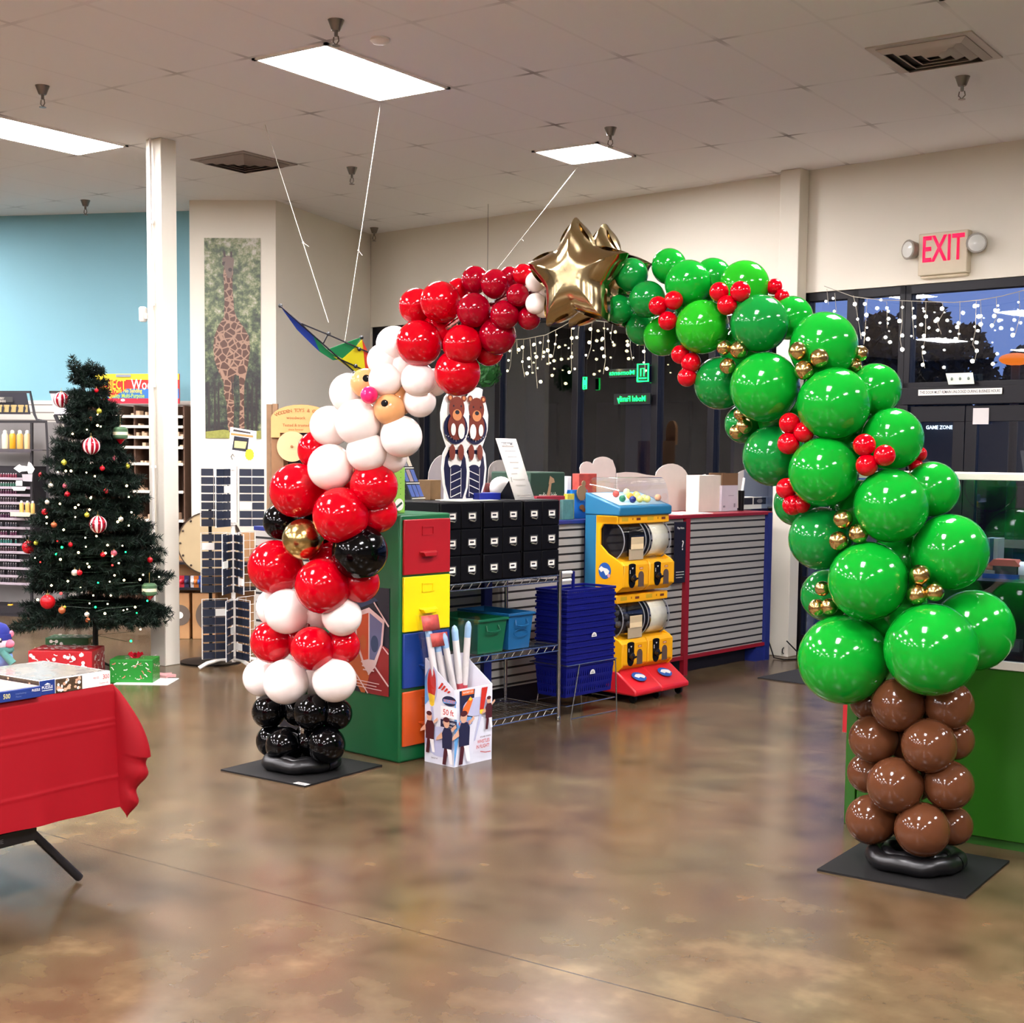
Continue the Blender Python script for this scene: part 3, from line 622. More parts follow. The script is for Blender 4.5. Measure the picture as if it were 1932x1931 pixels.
# ---------------------------------------------------------------- green filing cabinet
FG = mat('green_metal', '#0a5a30', .4, noise=.03); t = kthing('filing_cabinet', 'green metal filing cabinet with red, yellow, blue and orange drawers', 'cabinet', -5.178, 4.905)
m = MB().box(-.635, -.012, 0, .375, 0, 1.305); m.build('body', FG, t, bevel=.012)
for k, (col, z1_) in enumerate((('#9c0c16', 1.277), ('#f0d000', .978), ('#0c3480', .682), ('#c04a14', .375))):
    mm = mat('drawer_paint_%d' % k, col, .42, noise=.03); z0_ = z1_-.288
    d = MB().box(-.012, .004, .018, .357, z0_, z1_).build('drawer', mm, t, bevel=.004)
    zc = z0_+.215; MB().box(.004, .008, .145, .23, zc+.030, zc+.036).box(.004, .008, .145, .23, zc-.012, zc-.006).box(.004, .008, .145, .151, zc-.012, zc+.036).box(.004, .008, .224, .23, zc-.012, zc+.036).build('label_frame', mm, d)
    zh = z0_+.115; MB().prism([(-.055, 0), (.055, 0), (.04, -.022), (-.04, -.022)], (.004, .185, zh), Y3, Z3, .03).tube([(.006, .125, zh), (.006, .25, zh)], .006, 8).build('handle', mm, d, bevel=.003)
# poster on the side of the cabinet (plain stand-in: shield and diagonal bands, no creatures)
po = kthing('poster', 'dark poster with a shield and diagonal bands on the side of the green filing cabinet', 'poster', -5.178, 4.905)
u0, u1, z0_, z1_ = -.40, -.085, .345, .915
MB().box(u0, u1, -.004, -.001, z0_, z1_).build('sheet', mat('poster_dark', '#171524', .5), po)
a = Art((u0, -.005, z0_), X3, Z3); W_, H_ = u1-u0, z1_-z0_
a.poly([(0, .42), (.23, .50), (.10, .57), (0, .57)], 4); a.poly([(W_, .25), (W_, 0), (.15, 0), (0, .12), (0, .25), (.15, .31)], 0); a.poly([(0, .12), (.0, .3), (.18, .14), (.13, .0), (.10, 0)], 1)
a.line([(W_, .37), (.20, .49)], .010, 2); a.line([(W_, .055), (.16, .19)], .010, 2); a.line([(.155, 0), (.04, .115)], .008, 2); a.line([(W_, .225), (.27, .26)], .008, 2)
sh = [(-.12, .17), (0, .21), (.12, .15), (.105, .02), (.05, -.10), (0, -.15), (-.05, -.10), (-.105, .02)]
a.poly([(.165+x, .25+y) for x, y in sh], 2)
a.poly([(.165+x*.87, .253+y*.87) for x, y in [(-.12, .17), (-.006, .205), (-.006, -.08), (-.05, -.09), (-.105, .02)]], 3)
a.poly([(.165+x*.87, .253+y*.87) for x, y in [(.006, .205), (.12, .15), (.105, .02), (.05, -.08), (.006, -.08)]], 5)
a.ell(.21, .27, .03, .045, 4); a.ell(.12, .27, .025, .04, 1)
for k in range(3): a.line([(.105+k*.008, .165-k*.02), (.225-k*.008, .165-k*.02)], .007, 2)
a.line([(.15, .17), (.165, .10)], .006, 2); a.line([(.185, .17), (.168, .10)], .006, 2)
for k, s_ in enumerate((.20, .18, .22)): a.line([(.05, .065-k*.016), (.05+s_, .060-k*.016)], .004, 2)
a.build('print', [mat('poster_red', '#8c1c1c', .5), mat('poster_orange', '#b8561d', .5), mat('poster_pink', '#e3c3bd', .5), mat('poster_rust', '#c04a1c', .5), mat('poster_blue', '#2b3d5c', .5), mat('poster_slate', '#66688a', .5)], po)
# light green gift box on the cabinet
g = kthing('gift_box', 'light green polka dot box with a round sticker on top of the green filing cabinet', 'box', -5.30, 4.93, 1.306)
m = MB().box(-.14, 0, -.0, .115, 0, .24); m.build('box', mat('lime_card', '#8fc24e', .6), g, bevel=.003)
for art, (O, U, V, w_) in {'a': ((.0008, 0, 0), Y3, Z3, .115), 'b': ((-.14, -.0008, 0), X3, Z3, .14)}.items():
    a = Art(O, U, V)
    for i in range(4):
        for j in range(8): a.ell(.015+i*.03*w_/.12, .012+j*.029, .0032, .0032, 1, n=8)
    a.ell(w_*.5, .045, .032, .032, 0); a.line([(w_*.5-.02, .03), (w_*.5+.02, .055)], .012, 2); a.build('print', [CARD, mat('lime_dark', '#4f8a22', .6), mat('green_ink', '#24402a', .6)], g)
# ---------------------------------------------------------------- rocket display box
RB = mat('display_card', '#dfe0ea', .45, noise=.1, scale=5); t = kthing('display_box', 'open white cardboard box printed with rockets, on the floor before the green filing cabinet', 'box', -4.925, 5.045)
bw, bl_ = .212, .285
hb, hf = .55, .405
vs = [(-bw, 0, 0), (0, 0, 0), (0, bl_, 0), (-bw, bl_, 0), (-bw, 0, hb), (0, 0, hf), (0, bl_, hf), (-bw, bl_, hb)]
m = MB(); m.add(vs, [(3, 2, 1, 0), (0, 1, 5, 4), (1, 2, 6, 5), (2, 3, 7, 6), (3, 0, 4, 7)]); m.build('carton', RB, t, solid=.005, smooth=False)
PR = [mat('print_red', '#c62a1c', .5), mat('print_yellow', '#f0cf3a', .5), mat('print_navy', '#1d2040', .5), mat('print_skin', '#d9a98c', .5), mat('print_sky', '#5f9fd8', .5), mat('print_white', '#f2f0f0', .5), mat('print_orange', '#e86a2a', .5), mat('print_maroon', '#4a1820', .5), mat('print_lilac', '#b9bcd8', .5)]
def man(a, x, y, s, top=2, flip=1):
    f = lambda u, v: (x+flip*u*s, y+v*s)
    a.poly([f(-.035, 0), f(-.005, 0), f(.01, .10), f(-.02, .11)], 7); a.poly([f(.03, .01), f(.055, .01), f(.04, .11), f(.0, .11)], 5)
    a.poly([f(-.035, .10), f(.045, .10), f(.05, .20), f(.03, .23), f(-.02, .23), f(-.04, .19)], top); a.poly([f(-.04, .2), f(-.085, .16), f(-.09, .14), f(-.035, .16)], 3); a.poly([f(.045, .21), f(.085, .24), f(.08, .26), f(.04, .23)], 3)
    a.ell(f(0, .26)[0], f(0, .26)[1], .026*s, .032*s, 3); a.ell(f(0, .28)[0], f(0, .28)[1], .027*s, .016*s, 7)
a = Art((-bw, -.0035, 0), X3, Z3)
a.ell(.11, .12, .11, .08, 8); a.poly([(0, .3), (.04, .34), (.05, .47), (.03, .5), (0, .45)], 4)
a.ell(.055, .415, .040, .10, 8); a.ell(.052, .42, .032, .085, 0); a.poly([(.028, .37), (.078, .36), (.07, .31), (.055, .30), (.04, .31)], 1); a.poly([(.045, .30), (.065, .30), (.085, .12), (.075, .12)], 8)
for k in range(4): a.poly([(.10+k*.022, .40-k*.005), (.112+k*.022, .40-k*.005), (.14+k*.018, .43-k*.012), (.128+k*.018, .435-k*.012)], 0)
a.ell(.185, .345, .052, .026, 2); a.poly([(.14, .33), (.235, .335), (.235, .352), (.14, .352)], 4); a.txt('ROCKET', .024, .188, .343, 6, sx=.9)
a.rect(.125, .255, .242, .315, 5); a.txt('50 ft', .042, .18, .283, 0); a.rect(.125, .205, .242, .245, 2); a.txt('SOARS HIGH', .016, .185, .229, 5); a.txt('over & over', .010, .185, .213, 5)
man(a, .045, .055, .75, 7); man(a, .175, .01, .85); a.txt('Launch it!', .012, .09, .035, 7)
a.build('side_print', PR, t)
a = Art((.0035, 0, 0), Y3, Z3)
a.poly([(0, 0), (.03, .15), (0, .38)], 4); a.poly([(.035, .395), (.15, .395), (.13, .21), (.04, .26)], 2); a.ell(.16, .3, .10, .05, 8); a.poly([(.045, .24), (.06, .30), (.115, .36), (.135, .34), (.10, .27), (.06, .235)], 6); a.ell(.115, .345, .012, .008, 1)
a.rect(.05, .37, .14, .395, 6); a.txt('ROCKET CO', .013, .095, .383, 5)
a.poly([(.20, .395), (.245, .395), (.215, .28), (.185, .28)], 0); a.poly([(.185, .28), (.215, .28), (.205, .25), (.185, .26)], 1); a.poly([(.187, .26), (.20, .25), (.15, .12), (.142, .12)], 8)
a.ell(.075, .225, .06, .028, 4, rot=10); a.txt('ROCKET', .030, .075, .223, 6, sx=.85)
man(a, .06, .01, .95); man(a, .245, .17, .6, 7); a.txt('SOUND WHEN', .012, .22, .135, 7); a.txt('WHISTLES', .026, .205, .112, 0, sx=.8); a.txt('IN FLIGHT!', .026, .20, .085, 0, sx=.8); a.line([(.18, .06), (.22, .05), (.26, .05)], .004, 0)
a.build('front_print', PR, t)
FOAM = mat('foam_white', '#e4e0dc', .8); FR = mat('foam_red', '#c8404a', .7); FBL = mat('foam_blue', '#9cc4e6', .7)
BAG = glassmat('clear_bag', (.96, .95, .95), .05, .06)
rp = [(840, 1170, 876, 1340, 'leftmost'), (826, 1195, 866, 1335, ''), (845, 1192, 874, 1320, ''), (884, 1172, 890, 1320, ''), (803, 1180, 835, 1320, '')]
for k, (x0, y0, x1, y1, _) in enumerate(((805, 1168, 830, 1330, ''), (822, 1200, 858, 1330, ''), (836, 1193, 874, 1322, ''), (857, 1180, 878, 1300, ''), (884, 1172, 888, 1310, ''))):
    pb = KX(x1, y1, -5.03-.02*k); pt_ = KX(x0, y0, -5.06-.05*(4-k)*.3)
    A_, B_ = K.w(min(pb.x, -4.97), min(max(pb.y, 5.085), 5.29), max(.05, pb.z-.22)), K.w(min(pt_.x, -5.0), max(pt_.y, 5.0), pt_.z)
    lab = ['pale rocket toy at the back left of the display box', 'pale blue tipped foam rocket leaning left, outermost in the display box', 'foam rocket with a blue dot leaning left in the display box', 'foam rocket in the middle back of the display box', 'upright blue tipped foam rocket at the right of the display box'][k]
    r = thing('foam_rocket', lab, 'toy rocket', A_); d = B_-A_
    MB().tube([d*.0, d*.45], .0175, 12).build('lower_tube', FR, r); MB().tube([d*.45, d*.86], .018, 12).build('tube', FOAM, r)
    q = MB().tube([d*.86, d*.94, d*.985, d], .0145, 12, r1=.0145); 
    q = MB().tube([d*.86, d*.95], .0182, 12).tube([d*.95, d*.985], .0182, 12, r1=.012).tube([d*.985, d*1.0], .012, 12, r1=.002); q.build('nose', FBL, r)
    if k in (1, 2, 4, 0):
        u = Y3*.0; wv = K.ey*.055; p0_, p1_ = d*.35-wv, d*1.03-wv*1.05; p2, p3 = d*1.03+wv*1.2, d*.35+wv
        nn = K.ex*.02; m = MB(); m.add([p0_+nn, p1_+nn, p2+nn, p3+nn, p0_-nn, p1_-nn, p2-nn, p3-nn], [(0, 1, 2, 3), (4, 7, 6, 5), (0, 4, 5, 1), (3, 2, 6, 7)]); m.build('clear_bag', BAG, r, smooth=False)
        hv = d*.12; m = MB(); m.add([p1_+nn*1.1, p2+nn*1.1, p2-hv+nn*1.1, p1_-hv+nn*1.1], [(0, 1, 2, 3)])
        if k in (1, 0): m.build('header_card', [mat('header_print', '#b84a44', .5, noise=.6, scale=40)], r, solid=.001)
# ---------------------------------------------------------------- bins on the middle shelf
def bin_(col, name, label, y0, y1, z0=.47, h=.20, x0=-5.40, dp=.40):
    t = kthing('storage_bin', label, 'bin', x0, y0, z0); W_ = y1-y0; m = MB()
    def ring(s_, z): return [(-dp+s_, s_, z), (-s_, s_, z), (-s_, W_-s_, z), (-dp+s_, W_-s_, z)]
    vs = ring(.018, 0)+ring(0, h); m.add(vs, [(3, 2, 1, 0)]+[(i, (i+1) % 4, 4+(i+1) % 4, 4+i) for i in range(4)])
    mm = mat(name, col, .4); m.build('tub', mm, t, solid=.005, smooth=False)
    m = MB(); e = .012
    for a, b in (((-dp-e, -e), (e, 0)), ((-dp-e, W_), (e, W_+e)), ((-dp-e, 0), (-dp, W_)), ((0, 0), (e, W_))): m.box(a[0], b[0], a[1], b[1], h-.014, h)
    m.build('rim', mm, t, bevel=.002)
    MB().tube([(.0, W_/2-.05, h-.04), (.012, W_/2-.055, h-.07), (.012, W_/2-.02, h-.078), (.012, W_/2+.02, h-.078), (.012, W_/2+.055, h-.07), (0, W_/2+.05, h-.04)], .005, 6).build('handle', mm, t)
    return t
bin_('#0c5c3c', 'green_bin', 'green plastic bin on the middle wire shelf', 5.72, 5.965)
b2 = bin_('#145a8c', 'blue_bin', 'blue plastic bin beside the green bin on the middle wire shelf', 5.985, 6.20, h=.215)
a = Art((.006-.01, .107, .08), *FA); a.step = .001
mm = MB(); mm.tube([(.0, .107+.06*math.cos(q), .095+.022*math.sin(q)) for q in [i*math.pi/12 for i in range(25)]], .0025, 5); mm.build('oval_emboss', mat('blue_bin', '#145a8c'), b2)
# ---------------------------------------------------------------- basket stack on a wire stand
st = kthing('basket_stand', 'thin chrome wire stand holding the stack of blue baskets', 'stand', -5.34, 6.45)
m = MB(); W_, D_ = .46, .27
for z, e in ((.335, .015), (.085, .01)):
    m.tube([(e, -e, z), (e, W_+e, z), (-D_-e, W_+e, z), (-D_-e, -e, z), (e, -e, z)], .004, 6)
for x in (0.02, -D_):
    m.tube([(x, .10, .335), (x+.0, .02, .0)], .004, 6).tube([(x, W_, .335), (x+.01, W_+.01, .0)], .004, 6)
m.tube([(.02, .02, .004), (.03, W_+.01, .004)], .003, 6)
m.build('wire_frame', CHROME, st)
BK = mat('basket_blue', '#0c1268', .4, noise=.05, spec=.3)
def basket():
    t = kthing('shopping_basket', 'x', 'basket', -5.335, 6.42); W_, D_, H_ = .475, .25, .20; m = MB(); ins = .014
    N = 14
    def P(f, z): # f along the perimeter
        s = ins*(1-z/H_); pts = [(-s, s), (-s, W_-s), (-D_+s, W_-s), (-D_+s, s)]; i = int(f) % 4; tt = f-int(f); a, b = pts[i], pts[(i+1) % 4]; return (a[0]+(b[0]-a[0])*tt, a[1]+(b[1]-a[1])*tt, z)
    for z0_, z1_ in ((0, .02), (.055, .07), (.105, .12), (.155, H_-.02)):      # solid bands
        for i in range(4): m.add([P(i, z0_), P(i+.9999, z0_), P(i+.9999, z1_), P(i, z1_)], [(0, 1, 2, 3)])
    for z0_, z1_ in ((.02, .055), (.07, .105), (.12, .155)):
        for i in range(4):
            n = 22 if i % 2 == 0 else 12
            for k in range(n): f0, f1 = i+(k+.05)/n, i+(k+.62)/n; m.add([P(f0, z0_), P(f1, z0_), P(f1, z1_), P(f0, z1_)], [(0, 1, 2, 3)])
    m.add([P(0, 0), P(1, 0), P(2, 0), P(3, 0)], [(0, 1, 2, 3)])
    m.build('body', BK, t, solid=.003, smooth=False)
    r = MB(); e = .005
    for a, b in (((-D_-e, -e), (e, .003)), ((-D_-e, W_-.003), (e, W_+e)), ((-D_-e, 0), (-D_+.003, W_)), ((-.003, 0), (e, W_))): r.box(a[0], b[0], a[1], b[1], H_-.016, H_)
    r.build('rim', BK, t, bevel=.002)
    return t
b0 = basket(); b0.location = K.w(-5.335, 6.44, .135); b0['label'] = 'blue plastic shopping basket at the very bottom of the stack'
nb = 12
for k in range(nb): 
    lab = 'blue shopping basket, %s from the top of the nested stack' % ORD[nb-k] if k < nb-1 else 'topmost blue shopping basket with its handle up, white grips'
    b = copy(b0, K.w(-5.335, 6.44, .175+k*.0385), label=lab, group='blue shopping baskets nested in one stack' if k < nb-1 else None)
    if k == nb-1:
        MB().box(-.135, -.12, .06, .08, .19, .30).box(-.135, -.12, .20, .22, .19, .30).box(-.135, -.12, .06, .22, .285, .30).build('handle', BK, b, bevel=.003)
        MB().tube([(-.127, .09, .292), (-.127, .19, .292)], .012, 8).tube([(-.127, .095, .245), (-.127, .185, .245)], .010, 8).build('grip', CARD, b)
for zz in (.47, .31):
    pass
for (x, y) in ((1121, 1198), (1118, 1268)):
    p = KX(x, y, -5.322); mmm = Art((-5.322, p.y, p.z), Y3, Z3); mmm.ell(0, -.012, .026, .028, 0, a0=0, a1=180); mmm.line([(-.015, -.004), (.015, -.004)], .004, 1); mmm.line([(-.010, .004), (.010, .004)], .003, 1)
    o = mmm.build('basket_sticker', [CARD, INK], loc=(0, 0, 0), rz=K.rz); tag(o, 'white half round sticker on the '+('upper' if y < 1220 else 'lower')+' part of the blue basket stack', 'sticker')
# ================================================================ capsule vending machine
YEL = mat('yellow_plastic', '#f2ac08', .35, noise=.02); TEAL = mat('teal_plastic', '#1f6c92', .4, noise=.03); REDM = mat('red_plastic', '#d8202c', .35, noise=.03); INNER = mat('dark_inner', '#1b2745', .5)
vm = kthing('vending_machine', 'yellow and teal capsule vending machine with four drums on a red base', 'vending machine', -5.50, 7.17)
W_ = .575; D_ = .295
MB().box(-D_, -.19, 0, W_, .10, 1.23).build('back_column', TEAL, vm, bevel=.008)
MB().box(-D_+.02, -.19+.002, .02, W_-.02, .2, 1.2).build('inner_back', INNER, vm)
m = MB(); prof = [(-D_, 1.225), (.0, 1.225), (.0, 1.285), (-D_, 1.375)]
m.prism([(x, z) for x, z in prof], (0, W_+.005, 0), X3, Z3, W_+.01); m.build('top_tray', TEAL, vm, bevel=.01)
m = MB(); m.add([(-D_+.03, .03, 1.3685), (-.03, .03, 1.2955), (-.03, W_-.03, 1.2955), (-D_+.03, W_-.03, 1.3685)], [(0, 1, 2, 3)]); m.build('tray_floor', mat('tray_light', '#bfe0ea', .4), vm, solid=.002)
# clear dome
m = MB(); n = 12; vs = []; fs = []
for j in range(n+1):
    v = j/n; a_ = v*math.pi/2
    for (x, y) in ((-D_+.01, .01), (-.02, .01), (-.02, W_-.01), (-D_+.01, W_-.01)):
        zb = 1.285+(-x)/D_*.09; cx_, cy_ = -D_/2-.02, W_/2; s_ = 1-.30*(1-math.cos(a_))
        vs.append((cx_+(x-cx_)*s_, cy_+(y-cy_)*(1-.12*(1-math.cos(a_))), zb+(1.475-zb)*math.sin(a_)))
for j in range(n):
    for k in range(4): fs.append((j*4+k, j*4+(k+1) % 4, (j+1)*4+(k+1) % 4, (j+1)*4+k))
fs.append((n*4, n*4+1, n*4+2, n*4+3)); m.add(vs, fs); m.build('dome', CLEAR, vm)
# prize balls lying in the tray
pc = ['#c8483c', '#2f7f5c', '#f0b94a', '#f2c65a', '#26307a', '#e8dc70', '#dfe0b0', '#e9e27a', '#f4d27a', '#e6a070', '#f0e070']
pos = [(1162, 942, .6, 'red and white'), (1174, 955, .2, 'green'), (1188, 947, .4, 'orange yellow'), (1200, 938, .5, 'yellow'), (1193.5, 955.5, .1, 'navy blue'), (1207, 954, .12, 'yellow green'), (1182, 938, .75, 'clear pale'), (1215, 950, .2, 'yellow spotted'), (1202, 946, .4, 'pale orange'), (1241, 952, .2, 'lone yellow'), (1221, 957, .1, 'blue lidded')]
for k, (x, y, f, nm) in enumerate(pos):
    q = KX(x, y, -5.50-.04-f*.22); zt = 1.2955+.073*((.01+f*.22)/(D_-.06))+.024
    r_ = .023; tag(MB().ball((0, 0, 0), r_, 14).lathe([(r_*1.02, -.0015), (r_*1.02, .0015)], 14).build('prize_ball', mat('prize_%d' % k, (pc+['#3a5f9a'])[k], .2), loc=K.w(-5.54-f*.22, q.y, max(zt, min(q.z, zt+.05))), rz=0), nm+' prize ball in the clear dome of the vending machine', 'ball')
DRUMC = glassmat('smoky_clear', (.88, .88, .89), .07, .04)
for lvl, (zb, zt) in enumerate(((.70, 1.225), (.18, .70))):
    # yellow frame: top band, stepped side cheeks, lower front block
    m = MB(); m.box(-.20, -.02, 0, W_, zt-.055, zt); m.build('top_band', YEL, vm, bevel=.006)
    pr = [(-.20, zt), (-.20, zb+.02), (-.02, zb+.02), (.03, zb+.06), (.03, zb+.20), (.0, zb+.225), (-.10, zb+.275), (-.165, zb+.33), (-.165, zt-.09), (-.14, zt-.055), (-.02, zt-.05), (-.02, zt)] if lvl == 0 else [(-.20, zb+.38), (-.20, zb), (-.02, zb), (.03, zb+.05), (.03, zb+.20), (.0, zb+.225), (-.15, zb+.30)]
    for y in (0.018, W_): m.v  # (two cheeks)
    MB().prism(pr, (0, .016, 0), X3, Z3, .016).build('side_cheek', YEL, vm, bevel=.002); MB().prism(pr if lvl else pr[1:7], (0, W_, 0), X3, Z3, .016).build('side_cheek', YEL, vm, bevel=.002)
    for c in range(2):
        y0 = .012+c*(W_-.012)/2; y1 = y0+(W_-.03)/2
        blk = MB(); blk.prism([(-.18, zb+.02), (-.02, zb+.02), (.03, zb+.06), (.03, zb+.20), (.005, zb+.225), (-.18, zb+.235)], (0, y1, 0), X3, Z3, y1-y0); fb = blk.build('front_block', YEL, vm, bevel=.008)
        # coin mechanism: tall black oval recess with chrome turn knob
        yc = y0+.085; zc = zb+.135
        MB().prism([(.036*math.cos(q), -.035+.05*math.sin(q)) if math.sin(q) < 0 else (.036*math.cos(q), .065+.012*math.sin(q)) for q in [i*math.pi/10 for i in range(20)]], (.028, yc, zc), Y3, Z3, .006).build('coin_plate', BLACK, vm)
        MB().lathe([(.026, 0), (.026, .018), (.020, .022)], 18, (.032, yc, zc-.02), Matrix.Rotation(math.pi/2, 3, 'Y')).cbox((.06, yc, zc-.02), (.016, .046, .012)).tube([(.05, yc, zc-.02), (.05, yc+.03, zc-.03)], .005, 6).build('turn_knob', mat('dark_chrome', '#4a4543', .25, .9), vm)
        a = Art((.034, yc-.03, zc-.05), *FA); a.step = .0007; a.poly([(.022, .10), (.042, .10), (.032, .088)], 0); a.line([(.005, .06), (.005, .085)], .006, 0); a.line([(.01, .045), (.05, .045)], .003, 0); a.build('coin_label', [CARD], vm)
        # dispensing door
        yd = y0+.185; MB().prism([(-.030, -.05), (.030, -.05), (.030, .02)]+[(.030*math.cos(q), .02+.032*math.sin(q)) for q in [i*math.pi/8 for i in range(1, 8)]]+[(-.030, .02)], (.0285, yd, zb+.105), Y3, Z3, .004).build('chute_door', mat('smoked_door', '#5b4a42', .25), vm)
        a = Art((.031, yd-.02, zb+.168), *FA); a.rect(0, 0, .042, .016, 0); a.line([(.006, .008), (.036, .008)], .006, 1); a.build('price_label', [mat('label_orange', '#b5571f', .5), mat('label_pale', '#e8c9a0', .5)], vm)
        a = Art((-.0195, y0+.03, zt-.045), *FA); a.rect(.0, .008, .07, .034, 0); a.ell(.12, .022, .004, .008, 1); a.rect(.16, .012, .205, .028, 1); a.build('band_label', [mat('label_gold', '#c9a01c', .5), mat('label_brown', '#6b2d10', .5)], vm)
        # clear capsule drum
        zc = (zb+.235+zt-.055)/2+.005; R_ = .14; th = []
        m = MB(); pts = []
        for i in range(13):
            q = math.radians(-62+i*124/12); pts.append((-.135+R_*math.cos(q)*1.05, zc+R_*math.sin(q)))
        vs = [(x, y, z) for x, z in pts for y in (y0+.015, y1-.012)]; m.add(vs, [(2*i, 2*i+1, 2*i+3, 2*i+2) for i in range(12)])
        m.add([(-.135, y0+.015, zc)]+[(x, y0+.015, z) for x, z in pts], [(0, i, i+1) for i in range(1, 13)]); m.add([(-.135, y1-.012, zc)]+[(x, y1-.012, z) for x, z in pts], [(0, i+1, i) for i in range(1, 13)])
        dr_ = m.build('capsule_drum', DRUMC, vm)
        for y in (y0+.02, y1-.016): MB().tube([(x*1.0+.002, y, z) for x, z in pts], .004, 6).build('drum_rim', mat('rim_grey', '#8b8d92', .2), vm)
        m = MB(); m.box(-.17, -.155, y0+.01, y1-.01, zb+.24, zt-.06); m.build('drum_back', mat('drum_black', '#101018', .4), vm)
        # card inside the drum
        if c == 0:
            MB().box(.008, .010, y0+.10, y0+.235, zc-.055, zc+.025).build('card', mat('cream_card', '#eed6a8', .6), vm); MB().box(.0, .004, y0+.09, y1-.03, zc-.125, zc-.055).build('card_stand', mat('acrylic_tan', '#b3a387', .4), vm)
        else:
            m = MB(); vs = [(x-.006, y, z) for x, z in pts[1:-1] for y in (y0+.06, y1-.03)]; m.add(vs, [(2*i, 2*i+1, 2*i+3, 2*i+2) for i in range(10)]); m.build('card', mat('pale_print_%d' % lvl, '#f4ecd2', .6, noise=.18, scale=22), vm, solid=.001)
    # round blue and white decal
if True:
    a = Art((-.17, -.0012, .80), X3, Z3); a.ell(.05, .06, .052, .055, 0); a.poly([(.0, .07), (.02, .05), (.04, .06), (.06, .03), (.08, .04), (.09, .06), (.07, .075), (.04, .08), (.02, .09)], 1); a.ell(.085, .03, .012, .012, 2); a.build('decal', [mat('decal_blue', '#2158a8', .5), CARD, mat('decal_pink', '#e0a0a0', .5)], vm)
# capsules in the lower left drum
for k in range(9):
    rg = random.Random(k); y = .05+.16*rg.random(); tag(MB().ball((0, 0, 0), .024, 12).build('capsule', mat('grey_capsule', '#4c4f56', .15), loc=K.w(-5.62+.07*rg.random(), 7.17+y-.02, .49+.12*rg.random()), rz=0), 'dark grey capsule in the lower left drum of the vending machine', 'capsule', 'capsules in the lower left drum')
# red base with castors
m = MB(); m.prism([(-D_, .055), (.15, .05), (.155, .085), (-.01, .205), (-D_, .205)], (0, W_*.5-.002, 0), X3, Z3, W_*.5+.0); m.prism([(-D_, .055), (.15, .05), (.155, .085), (-.01, .205), (-D_, .205)], (0, W_+.03, 0), X3, Z3, W_*.5+.03); m.build('base', REDM, vm, bevel=.012)
sl_ = Vector((.165, 0, -.12)).normalized()
for c in range(2):
    a = Art(Vector((.07, .14+c*.29, .158)), Y3, -sl_); a.step = .004; a.ell(0, 0, .065, .042, 0, rot=-8); a.poly([(-.05, .005), (-.02, -.015), (.0, -.008), (.03, -.025), (.055, -.01), (.045, .01), (.01, .02), (-.02, .022)], 1); a.build('base_decal', [mat('decal_blue', '#2158a8'), CARD], vm)
for x, y in ((.10, .04), (.10, .30), (.10, W_-.02), (-.27, .05), (-.27, W_-.05)):
    MB().lathe([(.026, -.011), (.028, 0), (.026, .011)], 16, (x, y, .028), Matrix.Rotation(math.pi/2, 3, 'X')).box(x-.014, x+.014, y-.017, y+.017, .03, .06).build('castor', BLACK, vm)
# ================================================================ things on the cabinets and the counter top
NAVY = mat('standee_navy', '#14163a', .45); BRN = mat('bear_brown', '#7a3524', .5); TAN = mat('bear_tan', '#d58a58', .5)
def standee(x, y, z, s, label, flip=1, dx=0):
    t = kthing('bear_standee', label, 'standee', x, y, z)
    ol = [(-.075, 0), (.05, 0), (.085, .10), (.095, .20), (.085, .29), (.06, .335), (.075, .37), (.10, .44), (.105, .54), (.09, .60), (.075, .64), (.055, .66), (.06, .70), (.03, .71), (-.03, .71), (-.055, .70), (-.05, .66), (-.08, .63), (-.105, .55), (-.105, .44), (-.08, .37), (-.07, .335), (-.10, .28), (-.11, .18), (-.10, .08)]
    MB().prism([(flip*u*s*1.2, v*s) for u, v in (ol if flip > 0 else ol[::-1])], (0, 0, .0), Y3, Z3, .006).build('board', CARD, t)
    a = Art((.006, 0, 0), Y3*flip*s*1.2, Z3*s)
    if flip < 0: a.N = X3
    a.step = .0006
    a.poly([(-.06, .01), (.04, .01), (.07, .10), (.08, .20), (.07, .27), (.045, .315), (-.055, .315), (-.08, .26), (-.09, .18), (-.085, .08)], 0)
    a.ell(0, .24, .05, .05, 1); a.poly([(-.045, .015), (.035, .015), (.035, .20), (-.045, .20)], 0); a.ell(-.005, .20, .04, .022, 0)
    for k in range(4): a.line([(-.043, .185-k*.045), (.033, .155-k*.045)], .005, 1)
    a.line([(-.043, .02), (-.043, .2)], .003, 1); a.line([(.035, .02), (.035, .2)], .003, 1)
    a.ell(0, .45, .088, .10, 0)
    for k in range(9): a.line([(-.08+k*.02, .365+abs(k-4)*.010), (-.07+k*.0175, .40)], .004, 1)
    a.ell(-.035, .30, .022, .05, 2); a.ell(.030, .30, .022, .05, 2)
    a.ell(0, .46, .065, .085, 2); a.ell(0, .57, .058, .075, 2); a.ell(-.05, .635, .020, .022, 2); a.ell(.05, .635, .020, .022, 2); a.ell(.05, .635, .010, .012, 3); a.ell(-.05, .635, .010, .012, 3)
    a.ell(.0, .53, .034, .035, 3); a.ell(.0, .547, .016, .013, 4); a.ell(-.028, .585, .005, .007, 4); a.ell(.028, .585, .005, .007, 4)
    a.ell(-.03, .43, .024, .048, 1); a.ell(.03, .44, .018, .038, 1)
    o = a.build('print', [NAVY, CARD, BRN, TAN, INK], t, smooth=False)
    MB().box(-.08, 0, -.002, .002, 0, .12).box(-.09, .01, -.06, .06, 0, .003).build('easel', CARD, t)
    return t
pz = 1.353
